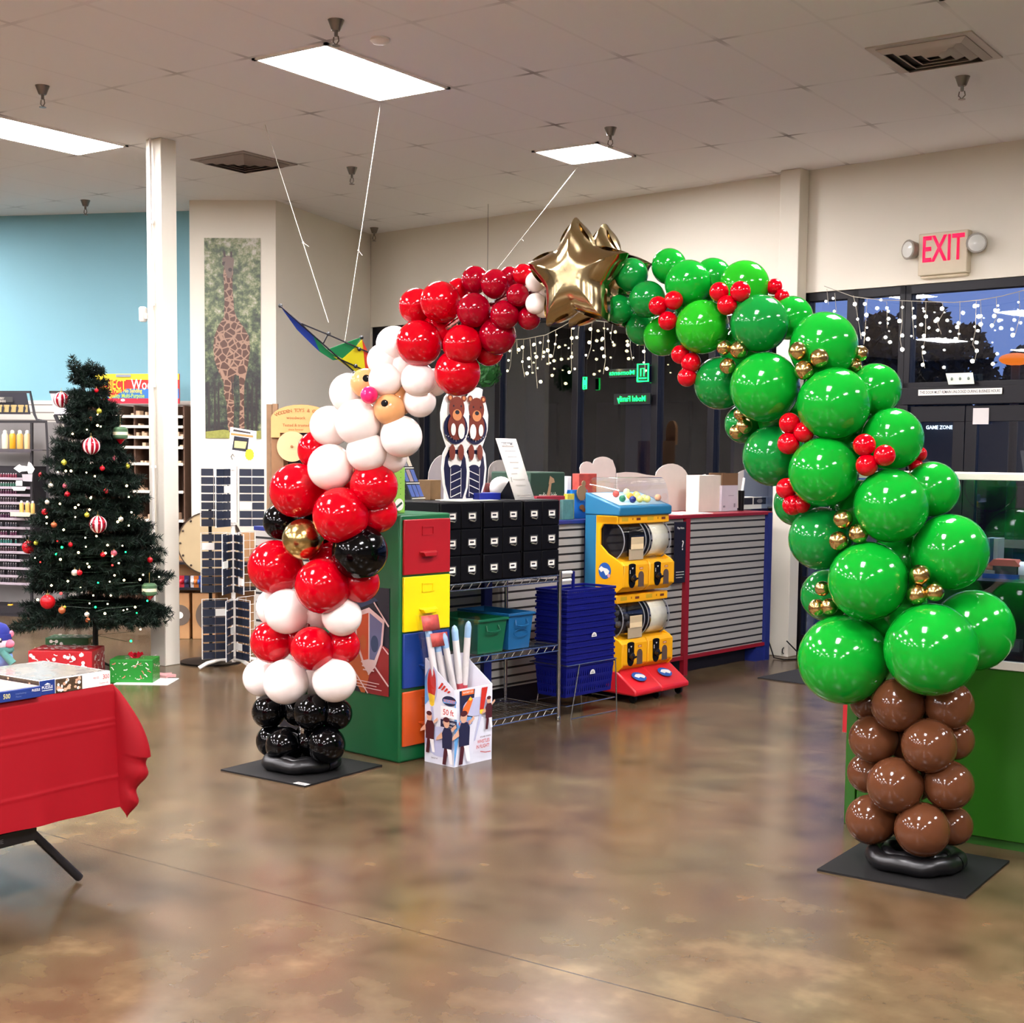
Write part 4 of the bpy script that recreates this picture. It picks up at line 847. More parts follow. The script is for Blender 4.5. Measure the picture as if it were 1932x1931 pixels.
for x, lab, f in ((856, 'left of two white edged cutout boards with a brown bear on navy', -1), (893, 'right of two white edged cutout boards with a brown bear on navy', 1)):
    q = KX(x, 938, -5.55 if f < 0 else -5.58); standee(q.x, q.y, pz, .92, lab, f)
# paper and tent sign
q = KX(880, 940, -5.48); tag(MB().box(-.10, .06, -.12, .24, 0, .002).build('paper_sheet', PAPER, loc=K.w(q.x, q.y, pz), rz=K.rz+.15), 'white paper sheet under the bear cutouts on the black cabinets', 'paper')
q = KX(990, 940, -5.43); t = kthing('tent_sign', 'white printed menu sign on a slanted stand at the right of the black cabinets', 'sign', q.x, q.y, pz, rz=.10)
m = MB(); m.add([(0, -.095, 0), (0, .10, 0), (-.10, .04, .36), (-.10, -.16, .36)], [(0, 1, 2, 3)]); m.build('sheet', PAPER, t, solid=.003)
m = MB(); m.prism([(0, 0), (-.13, 0), (-.03, .13)], (-.004, .08, .003), X3, Z3, .003); m.prism([(0, 0), (-.13, 0), (-.03, .13)], (-.004, -.09, .003), X3, Z3, .003); m.build('stand', BLACK, t)
U_ = Vector((0, 1, 0)); V_ = Vector((-.10, -.062, .36)).normalized(); a = Art(Vector((.0035, -.095, 0)), U_, V_); a.step = .0006
a.rect(.03, .325, .145, .335, 1); a.line([(.03, .352), (.15, .352)], .003, 0); a.txt('WELCOME', .022, .095, .343, 0, sx=.9)
for k, (x0_, x1_) in enumerate(((.04, .15), (.05, .14), (.05, .14), (.07, .12), (.03, .09), (.03, .15), (.04, .14))): a.line([(x0_, .30-.035*k), (x1_, .30-.035*k)], .004, 1)
a.line([(.02, .03), (.17, .03)], .004, 1); a.line([(.04, .02), (.15, .02)], .004, 1)
a.build('print', [INK, mat('faint_ink', '#b9b1a6', .7)], t)
# acrylic brochure rack, leaning back
q = KX(800, 941, -5.50); t = kthing('brochure_rack', 'leaning clear brochure rack with small cards, left of the bear cutouts', 'rack', q.x, q.y, pz, rz=.0)
V_ = Vector((-.10, -.10, .36)).normalized(); O_ = Vector((0, -.09, 0)); 
m = MB(); m.prism([(0, 0), (.10, 0), (.10, .38), (0, .38)], O_, U_, V_, .003); m.build('panel', CLEAR, t)
for r in range(4):
    for c in range(3):
        m = MB(); m.prism([(.004+c*.033, .03+r*.09), (.031+c*.033, .03+r*.09), (.031+c*.033, .10+r*.09), (.004+c*.033, .10+r*.09)], O_+X3*.006, U_, V_, .002)
        m.build('card', mat(('card_grey', 'card_mauve', 'card_cream', 'card_blue')[(r*3+c*2) % 4 if r else 3], ('#8d8894', '#9a8688', '#cfc3ae', '#4d63a8')[(r*3+c*2) % 4 if r else 3], .5), t)
m = MB()
for r in range(5): m.tube([O_+V_*(.02+r*.09)+X3*.01, O_+U_*.10+V_*(.02+r*.09)+X3*.01], .0025, 6)
m.build('ledge', CARD, t)
def boxthing(name, label, cat, px0, px1, py0, py1, a, d, m, loc_z=None, name2=None, yaw=0):
    p0, p1 = KX(px0, py1, a), KX(px1, py0, a); z0 = p0.z if loc_z is None else loc_z
    return MB().box(-d, 0, 0, p1.y-p0.y, 0, max(.01, p1.z-z0)).build(name, m, loc=K.w(a, p0.y, z0), rz=K.rz+yaw, bevel=.002)
CT = 1.191
tag(boxthing('paper_bag', None, None, 812, 832, 906, 938, -5.66, .10, mat('kraft_paper', '#6f5433', .8, noise=.15, scale=30), pz), 'small brown paper bag behind the left bear cutout', 'bag')
tag(boxthing('document_tray', None, None, 905, 945, 930, 940, -5.52, .18, mat('tray_blue', '#1d2a8c', .35), pz), 'blue tray lying right of the bear cutouts on the black cabinets', 'tray')
tag(boxthing('card_box', None, None, 915, 932, 912, 926, -5.70, .1, mat('dark_red_box', '#7b2a2a', .5, noise=.2), pz), 'small dark red box behind the blue tray', 'box')
q = KX(945, 930, -5.68); t = kthing('tissue_bundle', 'white rounded bundle with yellow lettering left of the tent sign', 'bundle', q.x, q.y, pz); MB().ball((0, 0, .06), .09, 18, (.6, 1, .8)).build('wrap', CARD, t)
m = MB(); [m.tube([(.055, .02, .04+.016*k), (.06, .07, .05+.016*k)], .005, 6) for k in range(5)]; m.build('yellow_ribbon', mat('ribbon_yellow', '#e6cf4a', .5), t)
# big dark green bag with writing on the counter top
q0, q1 = KX(1005, 938, -6.0), KX(1066, 938, -6.0)
t = kthing('fabric_bin', 'dark green bin with pale lettering and a giraffe neck print, behind the black cabinets', 'bin', -6.0, q0.y-.03, CT); w_ = q1.y-q0.y; h_ = KX(1040, 891, -6.0).z-CT
MB().box(-.35, 0, 0, w_+.03, 0, h_).build('tub', mat('bin_green', '#1d3a2a', .6), t, bevel=.01)
a = Art((.001, 0, 0), *FA); a.step = .0008; a.txt('radiant kids', .055, w_*.55, h_*.5, 0, sx=.72); a.poly([(w_*.32, 0), (w_*.44, 0), (w_*.62, h_*.55), (w_*.66, h_*.8), (w_*.6, h_*.82), (w_*.54, h_*.6)], 1)
a.poly([(w_*.56, h_*.74), (w_*.75, h_*.78), (w_*.72, h_*.86), (w_*.60, h_*.92)], 1); a.build('print', [mat('pale_green_ink', '#c8d0c0', .6), mat('giraffe_tan', '#a58463', .6)], t)
# red tray edge in front
tag(boxthing('tray', None, None, 1012, 1066, 936, 945, -5.9, .1, REDP, CT), 'low dark red box in front of the dark green bin', 'tray')
def cardthing(name, label, cat, poly, a, cols, base_z=CT, th=.004, extra=None, legs=True):
    """an outlined flat board standing on the counter top, outline traced in the plane x = a"""
    pts = [Vector((p.x, p.y, max(p.z, base_z))) for p in [KX(x, y, a) for x, y in poly]]; o = pts[0]; t = kthing(name, label, cat, a, o.y, 0)
    MB().prism([(p.y-o.y, p.z) for p in pts], (0, 0, 0), Y3, Z3, th).build('board', cols[0], t)
    ys_ = [p.y-o.y for p in pts]; mid = (min(ys_)+max(ys_))/2
    if legs: MB().box(-.10, 0, mid-.003, mid+.003, base_z, base_z+.10).build('easel', cols[0], t)
    return t, o
def arcp(cx_, cy_, r, a0, a1, n=8, ry=None): return [(cx_+r*math.cos(math.radians(a0+(a1-a0)*i/n)), cy_-(ry or r)*math.sin(math.radians(a0+(a1-a0)*i/n))) for i in range(n+1)]
CW = mat('cloud_white', '#e6ddd2', .8); CG = mat('cloud_unlit_back', '#a49a93', .8)  # second tone holds the shade on the unlit cutout backs
cardthing('cloud_cutout', 'white cutout with two rounded humps behind the blue gift bag', 'cutout', arcp(1107, 885, 14, 200, 40, 6)+arcp(1137, 888, 26, 130, 50, 6)+[(1155, 868), (1161, 885), (1163, 970), (1098, 970)], -6.30, [CW])
cardthing('cloud_cutout', 'long low white cloud cutout behind the vending machine dome', 'cutout', [(1163, 970), (1163, 893), (1180, 891), (1200, 892), (1218, 896), (1236, 898)]+arcp(1266, 908, 33, 150, 20, 8)+[(1312, 900), (1330, 895), (1345, 905), (1352, 972)], -6.34, [CW])
cardthing('cloud_cutout', 'white cloud cutout behind a small photo card, right end of the counter', 'cutout', [(1352, 972), (1356, 905)]+arcp(1415, 925, 40, 150, 20, 9)+[(1460, 925), (1462, 968)], -6.36, [CW])
cardthing('cloud_cutout', 'arched cutout, unlit back coloured grey, left of the bear cutouts in the window', 'cutout', [(806, 985)]+arcp(840, 905, 33, 180, 20, 9, 48)+[(880, 985)], -6.40, [CG])
cardthing('cloud_cutout', 'arched cutout, unlit back coloured grey, between the bear cutouts and the tent sign', 'cutout', [(915, 985)]+arcp(943, 890, 22, 165, 15, 8, 22)+[(968, 985)], -6.40, [CG])
# gift bag with bear picture
BBL = mat('bag_blue', '#1478d8', .5); q0, q1 = KX(1080, 983, -5.95), KX(1113, 983, -5.95); z1_ = KX(1095, 925, -5.95).z
t = kthing('gift_bag', 'bright blue gift bag with a round brown tag in front of the humped white cutout', 'bag', -5.95, q0.y, CT); w_ = q1.y-q0.y
m = MB(); m.add([(-.10, 0, 0), (0, 0, 0), (0, w_, 0), (-.10, w_, 0), (-.06, .015, z1_-CT), (-.02, .015, z1_-CT), (-.02, w_-.01, z1_-CT), (-.06, w_-.01, z1_-CT)], [(3, 2, 1, 0), (0, 1, 5, 4), (1, 2, 6, 5), (2, 3, 7, 6), (3, 0, 4, 7)]); m.build('bag', BBL, t, solid=.002, smooth=False)
a = Art((.004, 0, 0), *FA); a.step = .001; a.ell(w_*.5, .075, .028, .018, 0); a.ell(w_*.62, .055, .02, .013, 0); a.line([(w_*.35, .115), (w_*.5, .135), (w_*.65, .115)], .004, 1); a.build('print', [mat('teddy_brown', '#8d5a2a', .6), mat('pale_blue_ink', '#8ec2ee', .6)], t)
MB().lathe([(.052, 0), (.052, .006)], 24, (.006, w_*.45, z1_-CT-.02), Matrix.Rotation(math.pi/2, 3, 'Y')).lathe([(.02, 0), (.02, .006)], 14, (.006, w_*.55, z1_-CT+.045), Matrix.Rotation(math.pi/2, 3, 'Y')).build('round_tag', mat('tag_brown', '#8f7352', .7), t)
tag(boxthing('toy_box', None, None, 1062, 1083, 943, 979, -5.87, .08, mat('teal_print', '#4d7a76', .5, noise=.35, scale=25), CT), 'small teal and green printed box left of the blue gift bag', 'box')
tag(boxthing('card_pack', None, None, 1070, 1084, 932, 943, -5.93, .03, mat('yellow_print', '#c9b640', .5, noise=.4, scale=30), CT), 'yellow topped card pack behind the teal box', 'box')
tag(boxthing('picture_box', None, None, 1092, 1126, 894, 930, -6.1, .06, mat('red_white_print', '#b8483c', .5, noise=.6, scale=18), CT), 'red and white picture box behind the blue gift bag', 'box')
tag(boxthing('white_bottle', None, None, 1070, 1078, 899, 925, -6.1, .03, CARD, CT), 'narrow white box right of the dark green bin', 'box')
tag(boxthing('acrylic_holder', None, None, 1113, 1127, 930, 982, -5.88, .03, mat('cloudy_acrylic', '#8f8d98', .3), CT), 'grey clear acrylic holder left of the vending machine dome', 'holder')
tag(boxthing('carton', None, None, 1318, 1361, 897, 967, -6.05, .12, mat('carton_white', '#e6dccb', .7), CT), 'tall white carton on the counter behind the vending machine', 'box')
t = kthing('carton', 'open carton with a brown flap right of the tall white carton', 'box', -6.03, KX(1361, 965, -6.03).y, CT); w_ = KX(1391, 965, -6.03).y-KX(1361, 965, -6.03).y; h_ = KX(1376, 916, -6.03).z-CT; h2 = KX(1376, 893, -6.03).z-CT
MB().box(-.12, 0, 0, w_, 0, h_).build('body', mat('carton_lilac', '#cfc8cf', .7), t, bevel=.002); MB().box(-.125, -.119, 0, w_, h_, h2).box(-.004, 0, 0, w_, h_, h2).build('flap', mat('carton_brown', '#7a5a3c', .8), t)
a = Art((.001, 0, 0), *FA); a.rect(.02, .03, .05, .045, 0); a.line([(w_*.4, h_*.6), (w_*.75, h_*.6)], .004, 0); a.rect(w_*.75, .03, w_*.85, .06, 0); a.build('print', [mat('grey_ink', '#8d8890', .6)], t)
t = kthing('pen_cup', 'dark cup holding a white tube beside the open carton', 'cup', -6.05, KX(1398, 965, -6.05).y, CT); MB().lathe([(.022, 0), (.026, .16)], 16).build('cup', BLACK, t); MB().tube([(0, 0, .10), (.0, .035, .26)], .010, 10).build('tube', CARD, t)
t, o_ = cardthing('photo_card', 'small card with two dark photos on the right end of the counter', 'card', [(1398, 965), (1447, 963), (1447, 937), (1398, 939)], -6.18, [PAPER]); p0 = KX(1399, 953, -6.17); p1 = KX(1446, 939, -6.17); a = Art((.005, p0.y-o_.y, p0.z), *FA); ww = p1.y-p0.y; hh = p1.z-p0.z
a.rect(0, 0, ww*.46, hh, 0); a.rect(ww*.5, 0, ww, hh, 0); a.ell(ww*.75, hh*.5, ww*.12, hh*.3, 1); a.build('photo', [INK, mat('photo_grey', '#8a8480', .6)], t)
q = KX(1296, 974, -5.86); tag(MB().box(-.25, .03, -.10, .30, 0, .006).build('paper_sheet', PAPER, loc=K.w(q.x, q.y, CT), rz=K.rz), 'large white sheet overhanging the red counter edge by the vending machine', 'paper')
# green foliage ball and cable
q = K.hy(918, 704, 9.4); t = kthing('hanging_greenery', 'ball of green artificial leaves hanging in the window above the right bear cutout', 'greenery', q.x, 9.4, q.z)
rg = np.random.RandomState(4); m = MB()
for i in range(420):
    d = Vector(rg.randn(3)).normalized(); r_ = .13*(.7+.3*rg.rand()); c = d*r_; u = d.orthogonal().normalized()*.022; v = d.cross(u).normalized()*.010; w_ = d*.012; m.add([c-u, c+v+w_, c+u+w_, c-v], [(0, 1, 2, 3)])
m.ball((0, 0, 0), .095, 12); m.build('leaves', mat('garland_green', '#1f5a22', .6, noise=.3), t, smooth=False); MB().tube([(0, 0, .1), (0, 0, CEIL-q.z)], .002, 5).build('wire', DARK, t)
q = K.l(onz(1462, 1243)); m = MB().tube([K.w(-5.84, 9.60, .14), K.w(-5.8, 9.62, .01), K.w(-5.70, 9.60, .006), K.w(-5.62, 9.75, .006), K.w(-5.68, 9.80, .04), K.w(-5.76, 9.74, .14)], .006, 6)
tag(m.build('power_cord', BLACK), 'black power cord looped at the foot of the pilaster', 'cord')
q = K.hy(1484, 1230, 9.77); tag(MB().tube([(0, 0, -.02), (0, -.02, -.01), (0, -.02, .02), (0, 0, .03)], .004, 6).build('door_hook', DARK, loc=K.w(q.x-.03, 9.775, q.z), rz=K.rz), 'small dark hook low on the pilaster', 'hook')
# ================================================================ window lights and signs
BULB = mat('warm_bulb', '#fff2c8', .4, es=22, ecol='#ffe9b0', noise=0); BULB2 = mat('cool_bulb', '#ffffff', .4, es=22, ecol='#fff6e8', noise=0)
WY = WB-.12
def icicles(label, top, drops, m, wirem):
    """top: pixel points of the lead; drops: (x, ytop, [bulb pixels])"""
    t = kthing('icicle_lights', label, 'string lights', 0, 0); L = lambda x, y: (lambda p: Vector((p.x, WY, p.z)))(K.hy(x, y, WY))
    wr = MB().tube([L(*q) for q in top], .003, 5)
    for pts in drops:
        wr.tube([L(*q) for q in pts], .0022, 4)
    wr.build('wire', wirem, t); n = 0; rg = random.Random(len(top))
    base = MB().ball((0, 0, 0), .0115, 10).build('bulb', m, t); first = True
    for pts in drops:
        for (a0, b0), (a1, b1) in zip(pts[:-1], pts[1:]):
            k_ = max(1, int(abs(b1-b0)/17))
            for i in range(k_):
                if n >= 98: break
                f = (i+.7)/k_; p = L(a0+(a1-a0)*f+rg.uniform(-7, 7), b0+(b1-b0)*f+rg.uniform(-3, 3))
                o = base if first else base.copy()
                if not first: C.objects.link(o)
                first = False; o.location = p; s_ = rg.choice((.55, .8, 1.1, 1.25)); o.scale = (s_,)*3; n += 1
icicles('warm icicle string lights across the dark left window under the gold stars', [(955, 642), (990, 640), (1030, 632), (1060, 617), (1085, 602), (1130, 606), (1180, 612), (1225, 618)],
        [[(967, 643), (963, 690), (960, 700)], [(988, 641), (986, 690), (990, 712)], [(1010, 636), (1012, 660), (1011, 700), (1014, 733)], [(1026, 633), (1022, 680)], [(1048, 622), (1049, 640), (1043, 675)], [(1078, 603), (1078, 700), (1076, 705)],
         [(1094, 604), (1090, 640)], [(1117, 605), (1115, 655), (1108, 678)], [(1140, 606), (1142, 680), (1138, 706)], [(1156, 610), (1152, 640), (1162, 652)], [(1190, 612), (1189, 655), (1193, 680)], [(1212, 618), (1216, 650), (1217, 705)], [(1000, 640), (1004, 700)], [(1034, 630), (1036, 690)], [(975, 642), (976, 668)]], BULB, STRING)
icicles('white icicle string lights hanging over the door transom at the right', [(1555, 540), (1610, 560), (1660, 566), (1745, 569), (1800, 571), (1850, 566), (1890, 559), (1932, 548)],
        [[(1560, 545), (1563, 575)], [(1575, 553), (1578, 590)], [(1610, 558), (1616, 585), (1620, 610), (1625, 640)], [(1636, 564), (1634, 600), (1630, 650)], [(1655, 566), (1673, 570), (1674, 620)], [(1702, 568), (1702, 610), (1698, 640), (1703, 665)], [(1747, 568), (1746, 640), (1739, 665), (1745, 695)],
         [(1778, 570), (1780, 590), (1769, 610), (1776, 630)], [(1811, 568), (1811, 600), (1808, 645)], [(1842, 566), (1840, 625), (1835, 650), (1843, 665), (1838, 685)], [(1880, 560), (1880, 600), (1870, 620)], [(1923, 550), (1924, 600), (1914, 635)], [(1850, 566), (1852, 620)], [(1720, 568), (1724, 640)]], BULB2, STRING)
NEON = mat('green_neon', '#10ff60', .4, es=5, ecol='#08f058', noise=0); SB = mat('sign_backing', '#06100c', .3)
def neonsign(label, x0, x1, y0, y1, txt, back=True, frame=None):
    yy = WB-.03; a_, b_ = K.hy(x0, y1, yy), K.hy(x1, y0, yy); t = kthing('lit_window_sign', label, 'sign', a_.x, yy, a_.z); w_, h_ = b_.x-a_.x, b_.z-a_.z
    if back: MB().box(0, w_, 0, .012, 0, h_).build('backing', SB, t)
    if txt: m = MB(); m.text(txt, h_*.72, Vector((w_*.5, 0, h_*.5)), -X3, Z3, off=-.008, sx=w_/h_/.72/len(txt)*1.75); m.build('letters', NEON, t, solid=.003)
    if frame:
        m = MB().tube([(0, -.004, 0), (w_, -.004, 0), (w_, -.004, h_), (0, -.004, h_), (0, -.004, 0)], .007, 6).tube([(.02, -.004, h_*.18), (w_-.02, -.004, h_*.18)], .006, 6).tube([(w_*.3, -.004, h_*.3), (w_*.3, -.004, h_*.75), (w_*.6, -.004, h_*.75), (w_*.6, -.004, h_*.3)], .005, 6); m.build('letters', NEON, t)
    MB().tube([(w_*.1, 0, h_), (w_*.1, 0, h_+.25)], .0015, 4).tube([(w_*.9, 0, h_), (w_*.9, 0, h_+.25)], .0015, 4).build('chain', DARK, t)
neonsign('upper green lit sign seen from behind in the left window', 1149, 1200, 695, 713, 'Moments'); neonsign('small square green lit sign with a bar, right of the upper lettering', 1203, 1224, 687, 720, None, True, True)
neonsign('lower green lit sign seen from behind in the left window', 1158, 1227, 742, 764, 'Model Family'); neonsign('narrow green lit sign at the left of the green window signs', 1101, 1107, 712, 734, None, True, True)
# EXIT sign
t = kthing('exit_sign', 'beige exit sign with red letters and two emergency lamps above the door', 'exit sign', -4.785, WB, 2.99); BEI = mat('beige_plastic', '#cdbfa4', .5)
MB().box(0, .385, -.075, 0, 0, .31).box(.01, .375, -.05, 0, -.02, 0).build('housing', BEI, t, bevel=.008)
m = MB(); m.text('EXIT', .27, Vector((.195, -.0755, .18)), X3, Z3, sx=.60, off=.003); m.build('letters', mat('exit_red', '#f0104a', .5, es=.8, ecol='#ff1450'), t, solid=.004)
for x, f in ((-.06, -1), (.445, 1)):
    M_ = Matrix.Rotation(math.radians(90), 3, 'X') @ Matrix.Rotation(math.radians(f*25), 3, 'Y')
    l_ = MB().lathe([(.03, -.06), (.06, -.03), (.075, .035), (.07, .04)], 18, (x, -.06, .20), M_).tube([(x-f*.02, -.05, .20), (x-f*.07, -.04, .17)], .015, 8).build('lamp_head', mat('lamp_grey', '#8d8578', .4), t)
    MB().lathe([(.065, .038), (.04, .048), (.001, .05)], 18, (x, -.06, .20), M_, caps=False).build('lens', mat('lamp_lens', '#d8d8d0', .1), l_)
# door notice strip and papers
p0, p1 = K.hy(1733, 744, WB), K.hy(1891, 735, WB); t = kthing('door_notice', 'long white strip with small capitals on the beam above the door', 'sign', p0.x, WB-.005, (p0.z+p1.z)/2); w_ = p1.x-p0.x
MB().box(0, w_, 0, .004, -.022, .022).build('strip', PAPER, t); m = MB(); m.text('THIS DOOR MUST REMAIN UNLOCKED DURING BUSINESS HOURS', .030, Vector((w_/2, 0, 0)), X3, Z3, off=.001, sx=w_/.030/31); m.build('letters', INK, t)
p0, p1 = K.hy(1835, 801, WB+.03), K.hy(1866, 770, WB+.03); t = kthing('notice_paper', 'blank white paper taped to the right door leaf', 'paper', p0.x, WB+.03, p0.z); MB().box(0, p1.x-p0.x, 0, .003, 0, p1.z-p0.z).build('sheet', mat('dull_white_paper', '#cfcac6', .8), t)  # sheet in a greyer white than the other papers
p0, p1 = K.hy(1790, 726, WB-.02), K.hy(1843, 703, WB-.02); t = kthing('button_panel', 'pale slanted panel with three small knobs above the door', 'panel', p0.x, WB-.02, p0.z); w_, h_ = p1.x-p0.x, p1.z-p0.z
MB().prism([(0, 0), (w_*.93, 0), (w_*.86, h_), (-w_*.12, h_)], (0, 0, 0), X3, Z3, .004).build('plate', mat('pale_plate', '#d8e0cf', .5), t); 
for k in range(3): MB().ball((w_*(.12+.3*k), -.008, h_*.5), .012, 10, (.7, 1, 1)).build('knob', mat('knob_grey', '#7d8a80', .5), t)
# entrance mat
c_ = K.l(onz(1432, 1280)); tag(MB().box(0, 2.4, 0, 1.0, 0, .008).build('floor_mat', mat('mat_black', '#1b1a1c', .9, bump=.3, scale=200), loc=K.w(c_.x, c_.y-.02), rz=K.rz), 'dark entrance mat on the floor before the door, partly behind the balloons', 'mat')
# ================================================================ green counter with glass showcase (square to the ceiling grid)
GRN = mat('lime_counter', '#1f5a04', .4, noise=.03); TRIM = mat('showcase_trim', '#d6d0c4', .4)
sc_ = thing('display_counter', 'green counter base with a glass showcase on it, behind the right foot of the arch', 'counter', (-2.24, 5.80, 0))
MB().box(.055, 2.4, 0, .60, .04, .755).build('body', GRN, sc_, bevel=.004); MB().box(0, .05, 0, .60, 0, .755).build('end_panel', GRN, sc_, bevel=.004); MB().box(.05, 2.4, .02, .58, 0, .04).build('plinth', mat('plinth_green', '#1e5208', .5), sc_)
MB().box(.0, 2.4, -.008, .60, .755, .79).build('bottom_trim', TRIM, sc_, bevel=.002)
MB().box(.0, 2.4, -.008, .02, 1.535, 1.562).box(.0, 2.4, .58, .60, 1.535, 1.562).box(0, .02, 0, .6, 1.535, 1.562).build('top_frame', TRIM, sc_, bevel=.002)
m = MB(); m.box(.002, .010, .004, .6, .79, 1.535); m.box(.01, 2.4, .0, .006, .79, 1.535); m.box(.01, 2.4, .01, .59, 1.548, 1.554); m.build('glass', GLASS, sc_)
MB().box(.01, 2.4, .58, .59, .79, 1.10).box(.015, 2.4, .02, .57, .79, .80).build('back_panel', mat('showcase_dark', '#17141a', .5), sc_)
m = MB().box(.012, 2.4, .06, .57, 1.105, 1.113); m.build('shelf', mat('shelf_dark', '#2a2a2c', .3), sc_)
p = ony_ = None
def onY(x, y, Y): d = ray(x, y); return CAM+d*(Y/d.y)
q = onY(1862, 1092, 6.0); t = thing('model_house', 'small model building with a red roof on a blue base inside the showcase', 'model', (q.x, 6.0, 1.113))
MB().box(-.02, .13, 0, .10, .0, .02).build('base', mat('base_blue', '#2a4f94', .5), t); MB().box(.02, .12, .01, .09, .02, .055).build('walls', mat('model_wall', '#3c3733', .7), t)
MB().prism([(.0, .055), (.13, .055), (.13, .060), (.11, .082), (.02, .082), (.0, .06)], (0, .09, 0), X3, Z3, .08).build('roof', mat('model_roof', '#c8604e', .6), t); MB().box(-.02, .03, .0, .05, .02, .034).build('platform', mat('model_grey', '#8d867c', .7), t); MB().tube([(-.015, .03, .045), (.02, .03, .045)], .012, 10).build('tank', mat('model_orange', '#d08060', .6), t)
q = onY(1925, 1078, 6.05); t = thing('model_engine', 'white rounded model piece at the right end of the showcase shelf', 'model', (q.x, 6.05, 1.113)); MB().tube([(0, 0, .04), (.14, 0, .04)], .035, 16).build('body', CARD, t); MB().box(0, .14, -.03, .03, 0, .02).build('base', mat('model_grey', '#8d867c', .7), t)
for k, (x, col, h_) in enumerate(((1868, '#5a3c3c', .07), (1884, '#4a5a78', .08), (1900, '#6e6a66', .05))):
    q = onY(x, 1230, 6.0+.02*k); tag(MB().box(0, .05, 0, .06, 0, h_).build('model_box', mat('mbox%d' % k, col, .5, noise=.3), loc=(q.x, 6.0+.02*k, .80)), ('brown', 'blue', 'grey')[k]+' small box on the showcase floor', 'box')
for k, (x, col) in enumerate(((1878, '#8f9aa8'), (1886, '#3a4a68'), (1894, '#b8b4ae'))):
    q = onY(x, 1000, 6.35); tag(MB().box(0, .018, 0, .1, 0, .16).build('model_case', mat('mcase%d' % k, col, .4), loc=(q.x, 6.20, 1.113)), ('pale', 'navy', 'white')[k]+' upright thin case standing at the back of the showcase shelf', 'case')
q = onz(1578, 1345); tag(MB().box(-.12, .12, -.1, .1, 0, .30).build('red_bag', mat('bag_red', '#c01022', .5), loc=(-2.34, 6.42, .30+.0)), 'bit of a red box behind the green counter', 'box')
# ================================================================ kite with its strings
kd = 8.7
def kp(x, y, e=0): return dep(x, y, kd+e)
kt = thing('stunt_kite', 'blue, green and yellow stunt kite hanging on strings above the bearded balloon face', 'kite', kp(640, 665)); ko = kt.location
def sail(name, poly, m):
    b = MB(); b.add([kp(x, y, (x-610)*.0025+(y-650)*.002)-ko for x, y in poly], [tuple(range(len(poly)))]); b.build(name, m, kt, solid=.0015, smooth=False)
KBL = mat('kite_blue', '#1f3f9a', .6); KGR = mat('kite_green', '#158a4a', .6); KYE = mat('kite_yellow', '#f4e41a', .6); KRE = mat('kite_red', '#e8482c', .6)
sail('blue_panel', [(528, 577), (571, 612), (590, 632), (603, 664), (588, 650), (560, 622)], KBL)
sail('green_panel', [(590, 632), (617, 660), (637, 675), (646, 678), (628, 680), (603, 664)], KGR)
sail('green_wing', [(617, 660), (643, 650), (681, 637), (671, 655), (646, 677)], KGR)
sail('yellow_panel', [(683, 640), (689, 696), (671, 704), (629, 673), (646, 677), (671, 655)], KYE)
sail('red_panel', [(683, 640), (692, 659), (699, 694), (689, 696)], KRE)
rod = mat('kite_rod', '#161416', .4); b = MB()
for pts in ([(528, 577), (590, 632), (671, 704)], [(569, 611), (620, 632), (697, 666)], [(637, 676), (683, 697)], [(619, 630), (610, 648)]): b.tube([kp(x, y, (x-610)*.0025+(y-650)*.002-.02)-ko for x, y in pts], .005, 6)
b.build('spar', rod, kt)
b = MB()
for x, y in ((529, 577), (682, 637), (668, 704), (678, 659), (671, 691), (620, 630)): b.ball(kp(x, y, (x-610)*.0025-.02)-ko, .014, 8)
b.build('joint', rod, kt)
sail('white_mark', [(579, 628), (584, 626), (586, 633), (581, 635)], CARD)
kt.children[-1].location = -ray(600, 650)*.006
for a_, b_, lab in ((onz(500, 235, CEIL), kp(620, 609), 'white string from the ceiling to the middle of the kite'), (onz(718, 195, CEIL), kp(650, 648, .1), 'white string from the bright ceiling light down to the kite, knotted halfway'), (onz(1090, 315, CEIL), kp(905, 550, .4), 'faint white string from the small square ceiling light down behind the red balloons')):
    v = (a_-b_)*.998; tag(MB().tube([(0, 0, 0), v], .0022, 6).ball(v*.38, .007, 8).tube([v*.38, v*.36+RC*.03], .002, 4).build('kite_string', STRING, loc=b_), lab, 'string')
